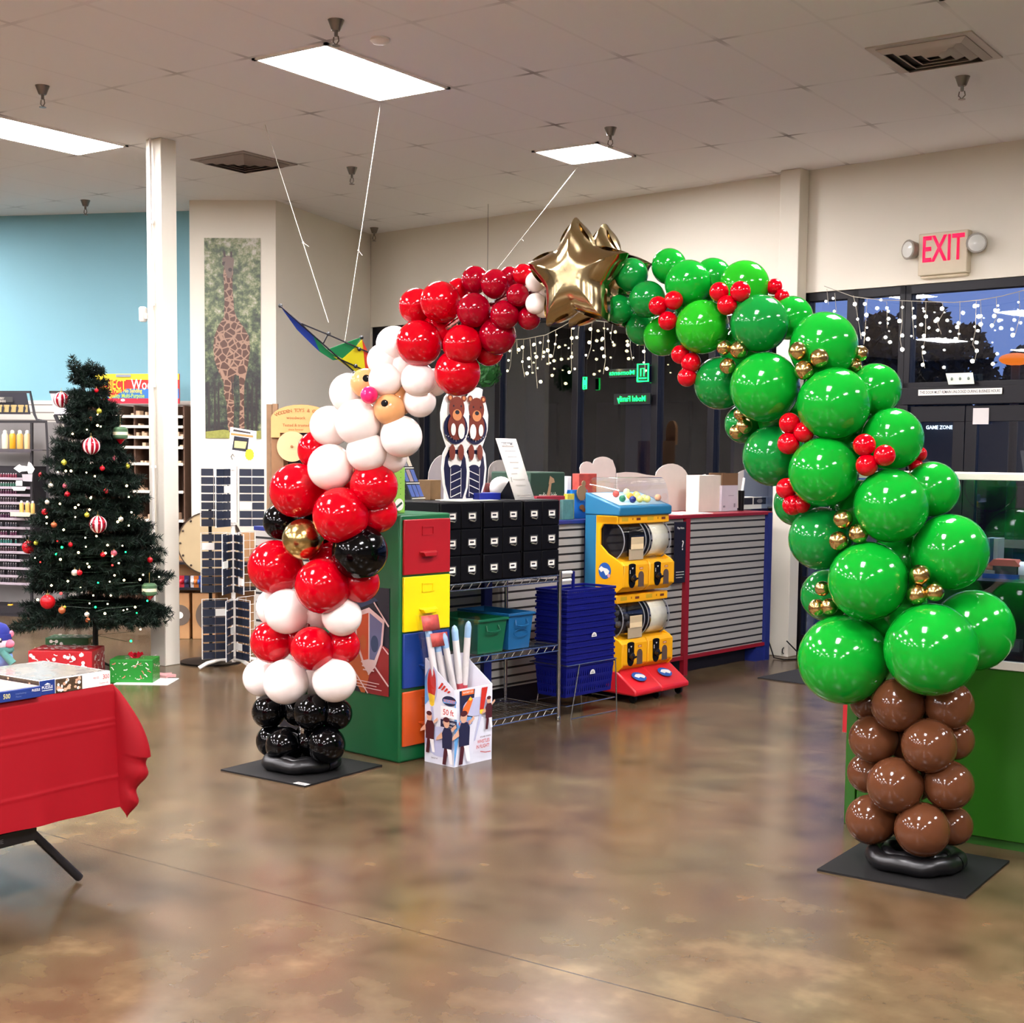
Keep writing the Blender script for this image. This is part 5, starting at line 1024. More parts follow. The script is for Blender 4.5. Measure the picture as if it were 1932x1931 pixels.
# ================================================================ giraffe picture
gp = G.hy(385, 449, -.01); gq = G.hy(492, 828, -.01); t = thing('giraffe_picture', 'tall photo print of a giraffe before trees, on the white wall end', 'picture', G.w(gp.x, -.006, gq.z), G.rz)
gw, gh = gq.x-gp.x, gp.z-gq.z
def foliage_mat():
    m, n, p, t_ = nodes('printed_forest'); s = n.nodes.new('ShaderNodeSeparateXYZ'); n.links.new(t_.outputs['Object'], s.inputs[0])
    a = n.nodes.new('ShaderNodeTexNoise'); a.inputs['Scale'].default_value = 16; a.inputs['Detail'].default_value = 8; a.inputs['Roughness'].default_value = .7; n.links.new(t_.outputs['Object'], a.inputs[0])
    b = n.nodes.new('ShaderNodeTexNoise'); b.inputs['Scale'].default_value = 3.0; n.links.new(t_.outputs['Object'], b.inputs[0])
    h = n.nodes.new('ShaderNodeMapRange'); h.inputs[1].default_value = 0; h.inputs[2].default_value = gh; h.inputs[3].default_value = -.10; h.inputs[4].default_value = .13; n.links.new(s.outputs[2], h.inputs[0])
    k = n.nodes.new('ShaderNodeMath'); k.operation = 'ADD'; n.links.new(a.outputs[0], k.inputs[0]); n.links.new(h.outputs[0], k.inputs[1])
    k2 = n.nodes.new('ShaderNodeMath'); k2.operation = 'MULTIPLY_ADD'; k2.inputs[1].default_value = .5; k2.inputs[2].default_value = -.25; n.links.new(b.outputs[0], k2.inputs[0]); k3 = n.nodes.new('ShaderNodeMath'); k3.operation = 'ADD'; n.links.new(k.outputs[0], k3.inputs[0]); n.links.new(k2.outputs[0], k3.inputs[1])
    r = n.nodes.new('ShaderNodeValToRGB'); e = r.color_ramp.elements; e[0].position = .34; e[0].color = lin('#201c1c'); e[1].position = .75; e[1].color = lin('#b8b0a0')
    for pos, c in ((.44, '#30352a'), (.54, '#4c5a3c'), (.62, '#7a8058')): q = e.new(pos); q.color = lin(c)
    n.links.new(k3.outputs[0], r.inputs[0]); n.links.new(r.outputs[0], p.inputs['Base Color']); p.inputs['Roughness'].default_value = .5; return m
def hide_mat():
    m, n, p, t_ = nodes('giraffe_hide'); v = n.nodes.new('ShaderNodeTexVoronoi'); v.feature = 'DISTANCE_TO_EDGE'; v.inputs['Scale'].default_value = 17; n.links.new(t_.outputs['Object'], v.inputs[0])
    r = n.nodes.new('ShaderNodeValToRGB'); e = r.color_ramp.elements; e[0].position = .06; e[0].color = lin('#96745e'); e[1].position = .11; e[1].color = lin('#4e2f20'); n.links.new(v.outputs[0], r.inputs[0]); n.links.new(r.outputs[0], p.inputs['Base Color']); p.inputs['Roughness'].default_value = .5; return m
MB().box(0, gw, 0, .004, 0, gh).build('print_ground', foliage_mat(), t)
def gz(x, y): return (x-125)/515*gw, gh-(y-237)/1828*gh     # zoomed picture units
a = Art((0, 0, 0), X3, Z3); a.step = .0006
for x in (160, 215, 250, 520, 560, 600): u, v = gz(x, 2060); a.poly([(u-.012, .06), (u+.012, .06), (u+.006, gh*.28), (u-.006, gh*.28)], 3)
a.poly([gz(*p) for p in ((130, 2065), (640, 2065), (640, 1990), (430, 2010), (300, 1985), (130, 2005))], 4)
a.poly([gz(*p) for p in ((300, 560), (305, 640), (310, 800), (305, 950), (250, 1040), (215, 1130), (203, 1240), (215, 1350), (250, 1450), (300, 1560), (300, 1660), (325, 1740), (335, 1960), (350, 2010), (385, 2010), (395, 1760), (385, 1560), (400, 1480), (440, 1490), (450, 1700), (440, 1960), (455, 2000), (490, 2000), (485, 1700), (490, 1560), (520, 1420), (545, 1250), (535, 1130), (490, 1050), (430, 970), (400, 900), (385, 700), (385, 600), (392, 540), (375, 470), (310, 470))], 0)
a.poly([gz(*p) for p in ((370, 1480), (385, 1560), (385, 1690), (372, 1640))], 3)
a.poly([gz(*p) for p in ((290, 420), (320, 400), (370, 400), (400, 425), (395, 500), (378, 600), (340, 600), (315, 520), (300, 480))], 1)
a.poly([gz(*p) for p in ((300, 360), (318, 355), (325, 410), (303, 410))], 2); a.poly([gz(*p) for p in ((365, 362), (385, 360), (385, 415), (365, 410))], 2); a.poly([gz(*p) for p in ((290, 455), (320, 450), (310, 490), (292, 482))], 2)
u, v = gz(365, 525); a.ell(u, v, .018, .018, 2)
a.build('giraffe', [hide_mat(), mat('giraffe_face', '#6f5c4e', .5), mat('giraffe_dark', '#3a2a24', .5), mat('trunk_print', '#2a211f', .5), mat('grass_print', '#8a8a3c', .5, noise=.4, scale=40)], t)
# ================================================================ Christmas tree
tb = onz(181, 1274); t = thing('christmas_tree', 'dark green artificial Christmas tree with ornaments, left of the square column', 'christmas tree', tb)
TD = (tb-CAM).dot(FW); topz = dep(152, 676, TD).z
NEED = mat('pine_needles', '#05120b', .7, noise=.35, scale=8, spec=.2); NEEDT = mat('needle_tips', '#0a1d12', .7, noise=.3, scale=8, spec=.2)
rg = np.random.RandomState(11); V = []; F = []; MI = []
def brush(p0, p1, r, dens, droop=0):
    p0, p1 = np.array(p0), np.array(p1); L = np.linalg.norm(p1-p0); n = int(L*dens)
    ax = (p1-p0)/L; t_ = rg.rand(n); base = p0+np.outer(t_, p1-p0); base[:, 2] -= droop*(t_**2)*L
    d = rg.randn(n, 3); d -= np.outer(d@ax, ax); d /= np.linalg.norm(d, axis=1)[:, None]+1e-9; d = d*.9+ax*.55; d /= np.linalg.norm(d, axis=1)[:, None]
    ln = r*(.7+.5*rg.rand(n)); ln *= np.where(t_ > .9, .8, 1); tip = base+d*ln[:, None]; s_ = np.cross(d, rg.randn(n, 3)); s_ /= np.linalg.norm(s_, axis=1)[:, None]; s_ *= .0028
    k = len(V); vv = np.stack([base-s_, base+s_, tip+s_*.4, tip-s_*.4], 1).reshape(-1, 3); V.extend(map(tuple, vv)); F.extend([(k+4*i, k+4*i+1, k+4*i+2, k+4*i+3) for i in range(n)]); MI.extend((t_ > .8).astype(int).tolist())
    return
H_ = topz; zl = .40; core_m = MB()
def Rz(z):
    f = (z-zl)/(H_-zl); return .05+.52*(1-f)**.92
z = zl+.06; lev = 0; axis = lambda z: np.array([-.03*(z/H_)**2, -.02*(z/H_)**2, 0])*.6
while z < H_-.10:
    R_ = Rz(z); nb = max(5, int(7+R_*15)); 
    for i in range(nb):
        an = 2*math.pi*(i+.5*(lev % 2))/nb+rg.rand()*.25; rr = R_*(.82+.28*rg.rand()); dz = (-.10 if z < .62 else .02+.10*(z/H_))*rr/.5*.7+rg.uniform(-.04, .04)
        a0 = np.array([0, 0, z])+axis(z); dr = np.array([math.cos(an), math.sin(an), 0]); p1 = a0+dr*rr+np.array([0, 0, dz])
        core_m.tube([a0, (a0+p1)/2+np.array([0, 0, .01]), p1], .004, 4)
        brush(a0+dr*rr*.12, p1, .048, 620)
        for f_, sgn in ((.35, 1), (.35, -1), (.6, 1), (.6, -1), (.78, 1), (.8, -1)):
            if R_ < .14 and f_ < .5: continue
            q0 = a0+(p1-a0)*f_; aa = an+sgn*(.55+.2*rg.rand()); q1 = q0+np.array([math.cos(aa), math.sin(aa), dz/rr*.6+.12*rg.randn()*.5])*rr*(.42-.25*(f_-.35))
            brush(q0, q1, .042, 560)
    z += .085 if R_ > .3 else .075; lev += 1
for i in range(7):
    an = i*.9; brush((-.06, -.05, H_-.20), (-.06+.09*math.cos(an), -.05+.09*math.sin(an), H_-.06+.02*i % .05), .035, 700)
brush((-.05, -.04, H_-.25), (-.12, -.08, H_), .04, 800)
m = MB(); m.v = V; m.f = F; m.mi = MI; m.build('foliage', [NEED, NEEDT], t, smooth=False)['kind'] = 'stuff'
core_m.build('branches', mat('branch_wire', '#15130f', .7), t)
MB().tube([(0, 0, .02), (0, 0, .5), (-.03, -.02, 1.4), (-.05, -.04, H_-.1)], .022, 8, r1=.008).build('trunk', mat('tree_pole', '#121410', .6), t)
for k in range(4):
    q = k*math.pi/2+.4; MB().tube([(0, 0, .12), (.14*math.cos(q), .14*math.sin(q), .06), (.30*math.cos(q), .30*math.sin(q), .008)], .008, 6).build('stand_leg', mat('tree_pole', '#121410', .6), t)
def treept(x, y, e=.97):
    """point on the front of the tree's cone under the given pixel"""
    d = ray(x, y); lo, hi = TD-1.0, TD+.3; z_ = TD
    for i in range(60):
        s_ = lo+(hi-lo)*i/59; p = CAM+d*s_; q = p-tb
        if math.hypot(q.x, q.y) < Rz(max(q.z, zl))*e: return p
    return CAM+d*TD
ORN = {'r': mat('bauble_red', '#c01020', .15, .3), 'g': mat('bauble_lime', '#b8b43a', .2, .5), 's': mat('bauble_silver', '#d8d2c4', .2, .5), 'p': mat('bauble_rose', '#b05060', .3), 'o': mat('bauble_copper', '#b8603a', .2, .5)}
CAPM = mat('bauble_cap', '#c8b070', .3, .9); STRW = mat('stripe_white', '#e8d8d8', .25); STRR = mat('stripe_red', '#a81226', .15, .3)
def striped(x, y, r, label):
    p = treept(x, y, 1.02); R = r/FPX*(p-CAM).dot(FW); t_ = thing('striped_bauble', label, 'ornament', p); m = MB(); n = 36
    pr = [(max(1e-4, R*math.sin(math.pi*i/16)), -R*math.cos(math.pi*i/16)) for i in range(17)]
    for k in range(n):
        q0, q1 = 2*math.pi*k/n, 2*math.pi*(k+1)/n; vs = []
        for rr, z_ in pr: vs += [(rr*math.cos(q0), rr*math.sin(q0), z_), (rr*math.cos(q1), rr*math.sin(q1), z_)]
        m.add(vs, [(2*i, 2*i+1, 2*i+3, 2*i+2) for i in range(16)], (k//2) % 2 if k % 6 != 5 else 0)
    m.build('ball', [STRR, STRW], t_); MB().lathe([(.010, R*.97), (.010, R*1.12)], 10).tube([(0, 0, R*1.1), (0, 0, R*1.5)], .0015, 4).build('cap', CAPM, t_)
striped(116, 755, 15, 'red and white striped glass bauble at the upper left edge of the Christmas tree'); striped(172, 842, 16.5, 'red and white striped glass bauble at the upper centre of the Christmas tree'); striped(185, 990, 16.5, 'red and white striped glass bauble at the middle of the Christmas tree')
def bauble(x, y, r, m, label, grp=None, rough=False):
    p = treept(x, y, 1.03); R = r/FPX*(p-CAM).dot(FW); t_ = thing('bauble', label, 'ornament', p, 0, grp)
    MB().ball((0, 0, 0), R, 16).build('ball', m, t_); MB().lathe([(R*.25, R*.95), (R*.25, R*1.15)], 8).tube([(0, 0, R*1.1), (0, 0, R*1.6)], .0012, 4).build('cap', CAPM, t_)
bauble(54, 1033, 12.5, ORN['r'], 'large plain red bauble at the far left edge of the Christmas tree'); bauble(90, 1136, 14, mat('glitter_red', '#c8101c', .35, .4, noise=.5, scale=220), 'large glittering red bauble low on the left of the Christmas tree')
small = {'r': [(127, 933, 5.5), (200, 927, 5), (193, 884, 5), (77, 896, 4.5), (283, 1057, 5.5), (150, 1081, 5.5), (133, 1028, 4.5), (194, 1047, 5), (84, 966, 6), (182, 737, 4)], 'p': [(215, 1044, 6), (123, 917, 5), (216, 865, 4.5)],
         'g': [(121, 873, 5.5), (187, 776, 5), (240, 880, 5), (164, 972, 5), (68, 1025, 4.5), (122, 1146, 3)], 's': [(141, 1081, 6.5), (96, 917, 5), (89, 948, 4.5), (228, 980, 5), (164, 1160, 5)], 'o': [(102, 991, 6), (117, 1152, 7), (172, 790, 4), (166, 1171, 5)]}
nmc = {'r': 'red', 'p': 'rose pink', 'g': 'lime gold', 's': 'silver white', 'o': 'copper'}
for k, l in small.items():
    for n_i, (x, y, r) in enumerate(sorted(l, key=lambda q: q[1])): bauble(x, y, r, ORN[k], 'small %s bauble, %s from the top among the %s ones on the tree' % (nmc[k], ORD[n_i+1], nmc[k]), 'small %s baubles on the tree' % nmc[k])
for x, y, lab in ((282, 1113, 'green and red banded drum ornament low on the right of the Christmas tree'), (227, 818, 'green and red banded drum ornament at the upper right of the Christmas tree')):
    p = treept(x, y, 1.05); o = thing('drum_ornament', lab, 'ornament', p); r_ = .052
    MB().lathe([(r_*.7, .045), (r_, .030), (r_, .010)], 20, m=0).lathe([(r_*1.01, .010), (r_*1.01, -.012)], 20, m=1).lathe([(r_, -.012), (r_, -.03), (r_*.8, -.04)], 20, m=0).lathe([(r_*.7, -.04), (.004, -.075)], 20, m=2).build('body', [mat('orn_green', '#4f7050', .3, .3), mat('orn_band', '#d8d0b0', .3, noise=.5, scale=60), ORN['r']], o); MB().tube([(0, 0, .045), (0, 0, .12)], .002, 4).build('hook', CAPM, o)
tl = thing('tree_lights', 'string of small warm, green and red lights wound through the Christmas tree', 'string lights', tb)
LM = {'w': mat('mini_warm', '#fff0c0', .4, es=16, ecol='#ffe2a0', noise=0), 'g': mat('mini_green', '#20ff80', .4, es=9, ecol='#10ff70', noise=0), 'r': mat('mini_red', '#ff2020', .4, es=9, ecol='#ff2020', noise=0)}
pts = [(164, 811), (137, 819), (184, 803), (190, 805), (124, 889), (163, 892), (179, 899), (239, 917), (243, 938), (169, 962), (172, 938), (248, 967), (222, 985), (243, 992), (203, 1029), (162, 1032), (224, 1063), (114, 1056), (212, 1050), (97, 1105), (152, 1108), (216, 1086), (264, 1094), (300, 1089), (128, 1097), (169, 1139), (209, 1124), (71, 1132), (176, 1124), (255, 1146), (233, 1152), (265, 1188), (142, 958), (88, 988), (88, 976), (142, 976), (113, 951), (168, 1070), (165, 1064), (234, 1095), (207, 1098), (184, 783), (134, 889), (109, 891), (199, 1044), (66, 1053), (148, 953), (148, 1043), (203, 1140), (171, 940), (240, 1150), (270, 1085), (198, 1158), (161, 1015), (120, 1000), (231, 1030), (182, 1012)]
lb = MB().ball((0, 0, 0), .0068, 8); k0 = None; wire = [(.0, .0, .3)]
for i, (x, y) in enumerate(pts+[(117, 1033), (185, 1100), (180, 1146), (258, 1157), (278, 1134), (247, 1210), (237, 1042), (106, 1046)]+[(76, 1061), (212, 1067), (115, 1120), (108, 1021)]):
    k = 'w' if i < len(pts) else ('g' if i < len(pts)+8 else 'r')
    if i == len(pts) or i == len(pts)+8 or i == 0: k0 = MB().ball((0, 0, 0), .0068, 8).build('bulb', LM[k], tl); o = k0
    else: o = k0.copy(); C.objects.link(o)
    p = treept(x, y, 1.04) if y < 1190 else CAM+ray(x, y)*(TD-.1); o.location = p-tb; s_ = .7+.6*((i*7) % 5)/5; o.scale = (s_,)*3; wire.append(tuple(p-tb))
MB().tube([Vector(p)*.9+Vector((0, 0, .02)) for p in sorted(wire, key=lambda p: p[2])], .0015, 4).build('wire', mat('green_wire', '#0f2a16', .6), tl)
# ================================================================ gifts under the tree
def gift(name, label, px, py, w_, d_, h_, col, pc, rz=35, seed=1):
    p = onz(px, py); t_ = thing(name, label, 'gift', p, math.radians(rz)); m_ = mat(name+col, col, .35, noise=.05)
    MB().box(0, w_, 0, d_, 0, h_).build('wrapped_box', m_, t_, bevel=.004)
    r = random.Random(seed)
    for O, U, V, ww in (((0, -.0008, 0), X3, Z3, w_), ((w_+.0008, 0, 0), Y3, Z3, d_), ((0, d_, h_+.0008), X3, -Y3, w_)):
        hh = h_ if V is Z3 else d_; 
        if V is not Z3: O, U, V = (0, 0, h_+.0008), X3, Y3
        a = Art(O, U, V); a.step = .0002
        for i in range(int(ww*hh*(520 if pc == 1 else 620))):
            x, y, q = r.uniform(.02, ww-.02), r.uniform(.02, hh-.02), r.uniform(0, 6.28); c_, s_ = math.cos(q)*.016, math.sin(q)*.016
            if r.random() < .5: a.line([(x-c_, y-s_), (x+c_*.3, y+s_*.3), (x+c_*.6-s_*.4, y+s_*.6+c_*.4)], .006, i % 2 if pc == 2 else 0)
            else: a.ell(x, y, .013, .013, 0, n=10) if pc == 1 else a.ell(x, y, .003, .003, 0, n=6)
        a.build('wrap_print', [mat('wrap_white', '#eadfd8', .4), mat('wrap_pink', '#c86a62', .4)], t_)
    return t_
gift('red_gift', 'red wrapped gift with white candy print under the left of the Christmas tree', 54, 1292, .44, .30, .235, '#b01420', 1, seed=3)
gg = gift('green_gift', 'green wrapped gift with candy cane print at the right foot of the Christmas tree', 207, 1289, .30, .20, .165, '#157a22', 2, seed=5)
m = MB(); [m.tube([(.16, .08, .165), (.16+.05*math.cos(q), .08+.03*math.sin(q), .20), (.16+.02*math.cos(q), .08+.01*math.sin(q), .175)], .012, 6) for q in (0, 1.2, 2.4, 3.6, 4.8)]; m.build('bow', STRR, gg)
gb = gift('green_gift', 'green wrapped gift standing behind the red gift under the tree', 86, 1262, .32, .2, .23, '#24542a', 1, seed=8)
m = MB(); [m.tube([(.19, .0, .09), (.19+.06*math.cos(q), -.03, .09+.035*math.sin(q)), (.19, -.02, .09)], .010, 5) for q in (0, 1, 2, 3, 4, 5)]; m.build('bow', mat('bow_teal', '#0f4a3c', .4), gb)
q = onz(228, 1292); tag(MB().box(-.05, .33, .0, .28, 0, .004).build('felt_cloth', CARD, loc=q, rz=math.radians(33)), 'thin white cloth under the green gift', 'cloth')
q = onz(306, 1278); t = thing('star_cloth', 'pink and white pointed cloth on the floor by the column foot', 'cloth', q, .6); m = MB()
m.prism([(.10*(1 if k % 2 == 0 else .55)*math.cos(k*math.pi/6), .09*(1 if k % 2 == 0 else .55)*math.sin(k*math.pi/6)) for k in range(12)], (0, 0, .002), X3, Y3, .02); m.build('cloth', mat('pink_cloth', '#d8a0a0', .8, noise=.3, scale=30), t)
# ================================================================ table with red cloth, puzzles and plush toy
TX, TY0, TY1, TZ, TBk = -4.165, 1.35, 3.352, .74, -4.93
t = thing('folding_table', 'black framed folding table under the red tablecloth at the left edge', 'table', ((TX+TBk)/2, (TY0+TY1)/2, 0)); o_ = t.location; 
MB().box(TBk-o_.x+.01, TX-o_.x-.01, TY0-o_.y+.01, TY1-o_.y-.01, TZ-.045, TZ-.002).build('tabletop', mat('table_grey', '#8a8680', .6), t, bevel=.01)
for yy, s_ in ((TY1-.33, 1), (TY0+.33, -1)):
    m = MB()
    for x in (TX-.07, TBk+.07): m.tube([Vector((x, yy-s_*.1, TZ-.05))-o_, Vector((x, yy, .25))-o_, Vector((x, yy+s_*.22, .015))-o_], .0165, 10)
    m.tube([Vector((TX-.07, yy+s_*.0, .28))-o_, Vector((TBk+.07, yy, .28))-o_], .014, 8); m.build('leg_frame', mat('leg_black', '#131114', .45), t)
m = MB().box(TX-.065-o_.x, TX-.035-o_.x, TY0+.32-o_.y, TY1-.32-o_.y, .215, .262); m.build('side_rail', mat('leg_black', '#131114', .45), t)
m = MB(); m.text('LIFETIME', .022, Vector((TX-.034, TY1-.50, .238))-o_, Y3, Z3, off=.001); m.build('maker_name', mat('grey_label', '#6a6668', .5), t)
CL = mat('red_tablecloth', '#8e0010', .62, noise=.03, scale=2, spec=.25)
m = MB(); per = []
def addp(x, y, nx, ny, c): per.append((x, y, nx, ny, c))
n = 70
for i in range(n+1): addp(TX, TY0+(TY1-TY0)*i/n, 1, 0, 0)
for i in range(1, 12): q = math.pi/2*i/12; addp(TX, TY1, math.cos(q), math.sin(q), math.sin(q*2))
for i in range(31): addp(TX+(TBk-TX)*i/30, TY1, 0, 1, 0)
for i in range(n//2+1): addp(TBk, TY1+(TY0-TY1)*i/(n//2), -1, 0, 0)
for i in range(21): addp(TBk+(TX-TBk)*i/20, TY0, 0, -1, 0)
NT = 90; NP = len(per); vs = []; drop = .455
for j in range(NT+1):
    f = j/NT
    for i, (x, y, nx, ny, c) in enumerate(per):
        near = max(0, 1-abs(math.hypot(x-TX, y-TY1))/.10) if c == 0 else 1
        fl = .012+.010*f+.007*math.sin(i*.35+1.3)*f+.004*math.sin(i*.9)*f
        cr_ = c*(.12*math.sin(min(1, f/.55)*math.pi/2) if f < .55 else max(.03, .12-.20*(f-.55))+.012*math.sin(f*30))
        zz = TZ+.003-(drop+.055*c+.01*math.sin(i*.12))*f
        cre = sum(.0022*math.exp(-((zz-h)/.006)**2) for h in (.612, .592, .395)) if c == 0 and nx == 1 else 0
        rr = .006*min(1, f*20)
        vs.append((x+nx*(rr+fl*f+cr_+cre), y+ny*(rr+fl*f+cr_), zz))
m.add(vs, [(j*NP+i, j*NP+(i+1) % NP, (j+1)*NP+(i+1) % NP, (j+1)*NP+i) for j in range(NT) for i in range(NP)])
m.add([(TX, TY0, TZ+.003), (TX, TY1, TZ+.003), (TBk, TY1, TZ+.003), (TBk, TY0, TZ+.003)], [(0, 1, 2, 3)])
m2 = MB(); m2.v = m.v; m2.f = m.f; m2.mi = m.mi
o = m2.build('tablecloth', CL); tag(o, 'bright red cloth draped over the table at the left edge', 'tablecloth')
def puzzle(label, x1, y0, y1, dx, z0, h, side, top, fr):
    t_ = thing('puzzle_box', label, 'box', (x1, y0, z0)); MB().box(-dx, 0, 0, y1-y0, 0, h).build('box', side, t_, bevel=.0015)
    a = Art((-dx, 0, h+.0006), Y3, X3); a.N = Z3; a.rect(.008, .008, y1-y0-.008, dx-.008, 0); a.build('lid_picture', [top], t_); fr(t_, y1-y0, h, dx); return t_
NB = mat('box_navy', '#1c3478', .4); PICT = mat('picture_dark', '#4a3828', .4, noise=.9, scale=60)
def fr300(t_, w_, h, dx):
    a = Art((.0006, 0, 0), *FA); a.step = .0003; a.rect(0, 0, w_, h, 3); a.rect(0, 0, w_*.21, h, 0); a.txt('PUZZLE', .014, w_*.105, h*.5, 3, sx=.95); a.line([(w_*.03, h*.3), (w_*.18, h*.3)], .002, 3); a.poly([(w_*.06, h*.68), (w_*.105, h*.82), (w_*.15, h*.68)], 3)
    a.rect(w_*.215, 0, w_*.59, h*.96, 1)
    r = random.Random(4)
    for i in range(26): a.ell(w_*.23+r.random()*w_*.34, h*.08+r.random()*h*.8, .004+.004*r.random(), .004+.003*r.random(), 2 if i % 3 else 3, n=8)
    a.txt('PIECES', .010, w_*.77, h*.66, 4, sx=.9); a.txt('300', .024, w_*.915, h*.66, 4, sx=.85); a.txt('Country Life', .008, w_*.88, h*.24, 4); a.build('front_print', [NB, PICT, mat('print_peach', '#d8a888', .5), CARD, mat('print_red2', '#b83038', .5)], t_)
    a = Art((-dx, -.0006, 0), X3, Z3); a.step = .0003; a.rect(0, 0, dx, h, 1)
    for i in range(24): a.ell(.01+r.random()*(dx-.02), h*.08+r.random()*h*.8, .004+.004*r.random(), .004, 2 if i % 2 else 0, n=8)
    a.build('side_print', [NB, PICT, mat('print_peach', '#d8a888', .5), CARD], t_)
def fr500(t_, w_, h, dx):
    a = Art((.0006, 0, 0), *FA); a.step = .0003; a.txt('500', .024, w_*.70, h*.5, 0, sx=.8); a.txt('Interlocking', .009, w_*.82, h*.62, 1); a.txt('Pieces', .009, w_*.80, h*.34, 1); a.txt('PUZZLE', .012, w_*.95, h*.7, 2, sx=.8); a.build('front_print', [mat('gold_ink', '#d8cc80', .5), mat('dim_ink', '#5a6ca0', .5), CARD], t_)
pA = onz(136, 1259.4, .79)
puzzle('puzzle box with a white front panel marked 300, top right on the red table', TX+.0, 3.028, 3.338, .40, TZ+.004, .052, CARD, mat('lid_grey_reflection', '#8d8880', .12, noise=.35, scale=14), fr300)  # lid grey is a reflection put into the colour
puzzle('navy blue puzzle box marked 500 at the left edge of the red table', TX+.02, 2.55, 3.022, .34, TZ+.004, .038, NB, mat('lid_tan', '#c8b498', .15, noise=.3, scale=14), fr500)
pp = onz(3, 1266, TZ+.004); pp = Vector((-4.70, 3.20, TZ+.004)) if pp.x > -4.6 else pp; t = thing('plush_toy', 'blue and pink plush bird in a navy cap and teal scarf on the red table', 'plush toy', pp, math.radians(35)); s_ = 1.0
PLB = mat('plush_blue', '#6f9ad0', .9, noise=.1, scale=80); PLP = mat('plush_pale', '#f0d4dc', .9); PLN = mat('plush_navy', '#202a80', .9, noise=.1, scale=80); PLT2 = mat('plush_teal', '#4a8078', .9, noise=.3, scale=40); PLK = mat('plush_pink', '#e07890', .9)
MB().ball((-.01, 0, .05), .055, 20, (1, .9, .95)).build('body', PLB, t, sub=1); MB().ball((-.01, 0, .118), .050, 20, (1, .95, .85)).build('head', PLP, t)
MB().lathe([(.048, .125), (.050, .145), (.046, .147), (.044, .165), (.032, .183), (.012, .192), (.001, .193)], 22, (-.012, 0, 0)).build('cap', PLN, t); MB().lathe([(.0515, .125), (.053, .145), (.0515, .148)], 22, (-.012, 0, 0)).build('cap_band', PLN, t)
MB().ball((.035, -.012, .110), .022, 14, (1.0, .8, .8)).lathe([(.012, 0), (.001, .012)], 12, (.045, -.015, .108), Matrix.Rotation(math.radians(90), 3, 'Y')).build('beak', PLK, t); MB().ball((.037, .01, .146), .014, 10, (.7, 1, 1)).build('ear', PLK, t)
MB().ball((.014, -.042, .128), .0085, 12, (.75, .4, 1.3)).build('eye', INK, t); MB().ball((.015, -.046, .131), .0035, 8, (.6, .4, 1.4)).build('eye_shine', CARD, t)
MB().tube([(-.01+.045*math.cos(q), .040*math.sin(q), .083) for q in [i*math.pi/10 for i in range(21)]], .014, 10).tube([(.02, -.04, .08), (.045, -.045, .055), (.062, -.045, .035)], .014, 10, r1=.016).build('scarf', PLT2, t)
# ================================================================ paint racks on the blue wall
RP = -.42
def BW(x, y, o=0): return B.hy(x, y, RP+o)
FRM = mat('rack_black', '#221e22', .5)
p0 = BW(0, 1172); t = thing('paint_rack', 'black paint rack with rows of small bottles at the far left', 'rack', B.w(p0.x, RP), B.rz); X0 = p0.x
def lx(x, y, o=0): q = BW(x, y, o); return q.x-X0, q.z
def fbar(m, pts, r=.014): m.tube([(lx(x, y)[0], 0, lx(x, y)[1]) for x, y in pts], r, 4)
m = MB(); fbar(m, [(-60, 740), (57, 740), (65, 782), (70, 793), (87, 795), (90, 850), (88, 1170)], .016); fbar(m, [(-60, 796), (87, 796)], .016); fbar(m, [(60, 796), (60, 1160)], .016)
xr, zb_ = lx(88, 1160)[0], 0
m.box(-.5, xr, -.02, .36, 0, .10); m.build('frame', FRM, t)
m = MB(); m.box(-.5, xr-.01, .30, .34, .10, lx(40, 795)[1]); m.build('back_panel', mat('rack_back', '#8f8a88', .6), t)
m = MB(); m.box(-.5, xr-.14, .05, .30, .38, lx(20, 880)[1]); m.build('bottle_tray', mat('rack_dark_back', '#17131a', .5), t)
hz0, hz1 = lx(20, 782)[1], lx(20, 742)[1]; xh = lx(60, 770)[0]
a = Art((-.5, -.02, 0), X3, Z3); a.step = .001; a.poly([(0, hz0), (xh+.5, hz0), (xh+.46, hz1), (0, hz1)], 0); a.rect(.0, hz0+.02, xh+.47, hz0+.09, 1)
r0 = xh+.5
for k in range(6): u = r0-.06-k*.075; a.poly([(u-.02, hz0+.02), (u+.0, hz0+.02), (u+.012, hz0+.06), (u+.0, hz0+.085), (u-.016, hz0+.07)], 0); a.ell(u-.002, hz0+.088, .008, .008, 0, n=8)
a.rect(.0, hz0+.115, r0-.18, hz0+.165, 2); a.txt('THE HOBBY', .03, r0-.34, hz0+.150, 3, sx=.9); a.txt('FOR BEGINNERS', .03, r0-.34, hz0+.122, 3, sx=.8); a.build('header', [INK, mat('header_tan', '#b09a62', .5), mat('header_grey', '#3a3838', .5), mat('header_ink', '#c8c0b0', .5)], t)
zs = lx(30, 848)[1]; MB().box(-.5, xr, -.03, .16, zs-.012, zs).box(-.5, xr-.12, -.032, -.03, zs-.03, zs+.004).build('shelf', mat('shelf_grey', '#4a4448', .4), t)
BOT = mat('bottle_label', '#e0c088', .4, noise=.1); YB = [mat('bottle_cream', '#f0e0c0', .35), mat('bottle_mustard', '#d8a020', .35), mat('bottle_ochre', '#dcb060', .35), mat('bottle_peach', '#eec890', .35)]
def bottle(loc, h, r, m, cap, label, grp=None, rz=0):
    t_ = thing('paint_bottle', label, 'bottle', loc, rz, grp); MB().lathe([(r*.9, 0), (r, .004), (r, h*.72), (r*.8, h*.80), (r*.45, h*.84)], 14).build('body', m, t_); MB().lathe([(r*.62, h*.82), (r*.6, h*.95), (r*.3, h)], 14).build('cap', cap, t_); return t_
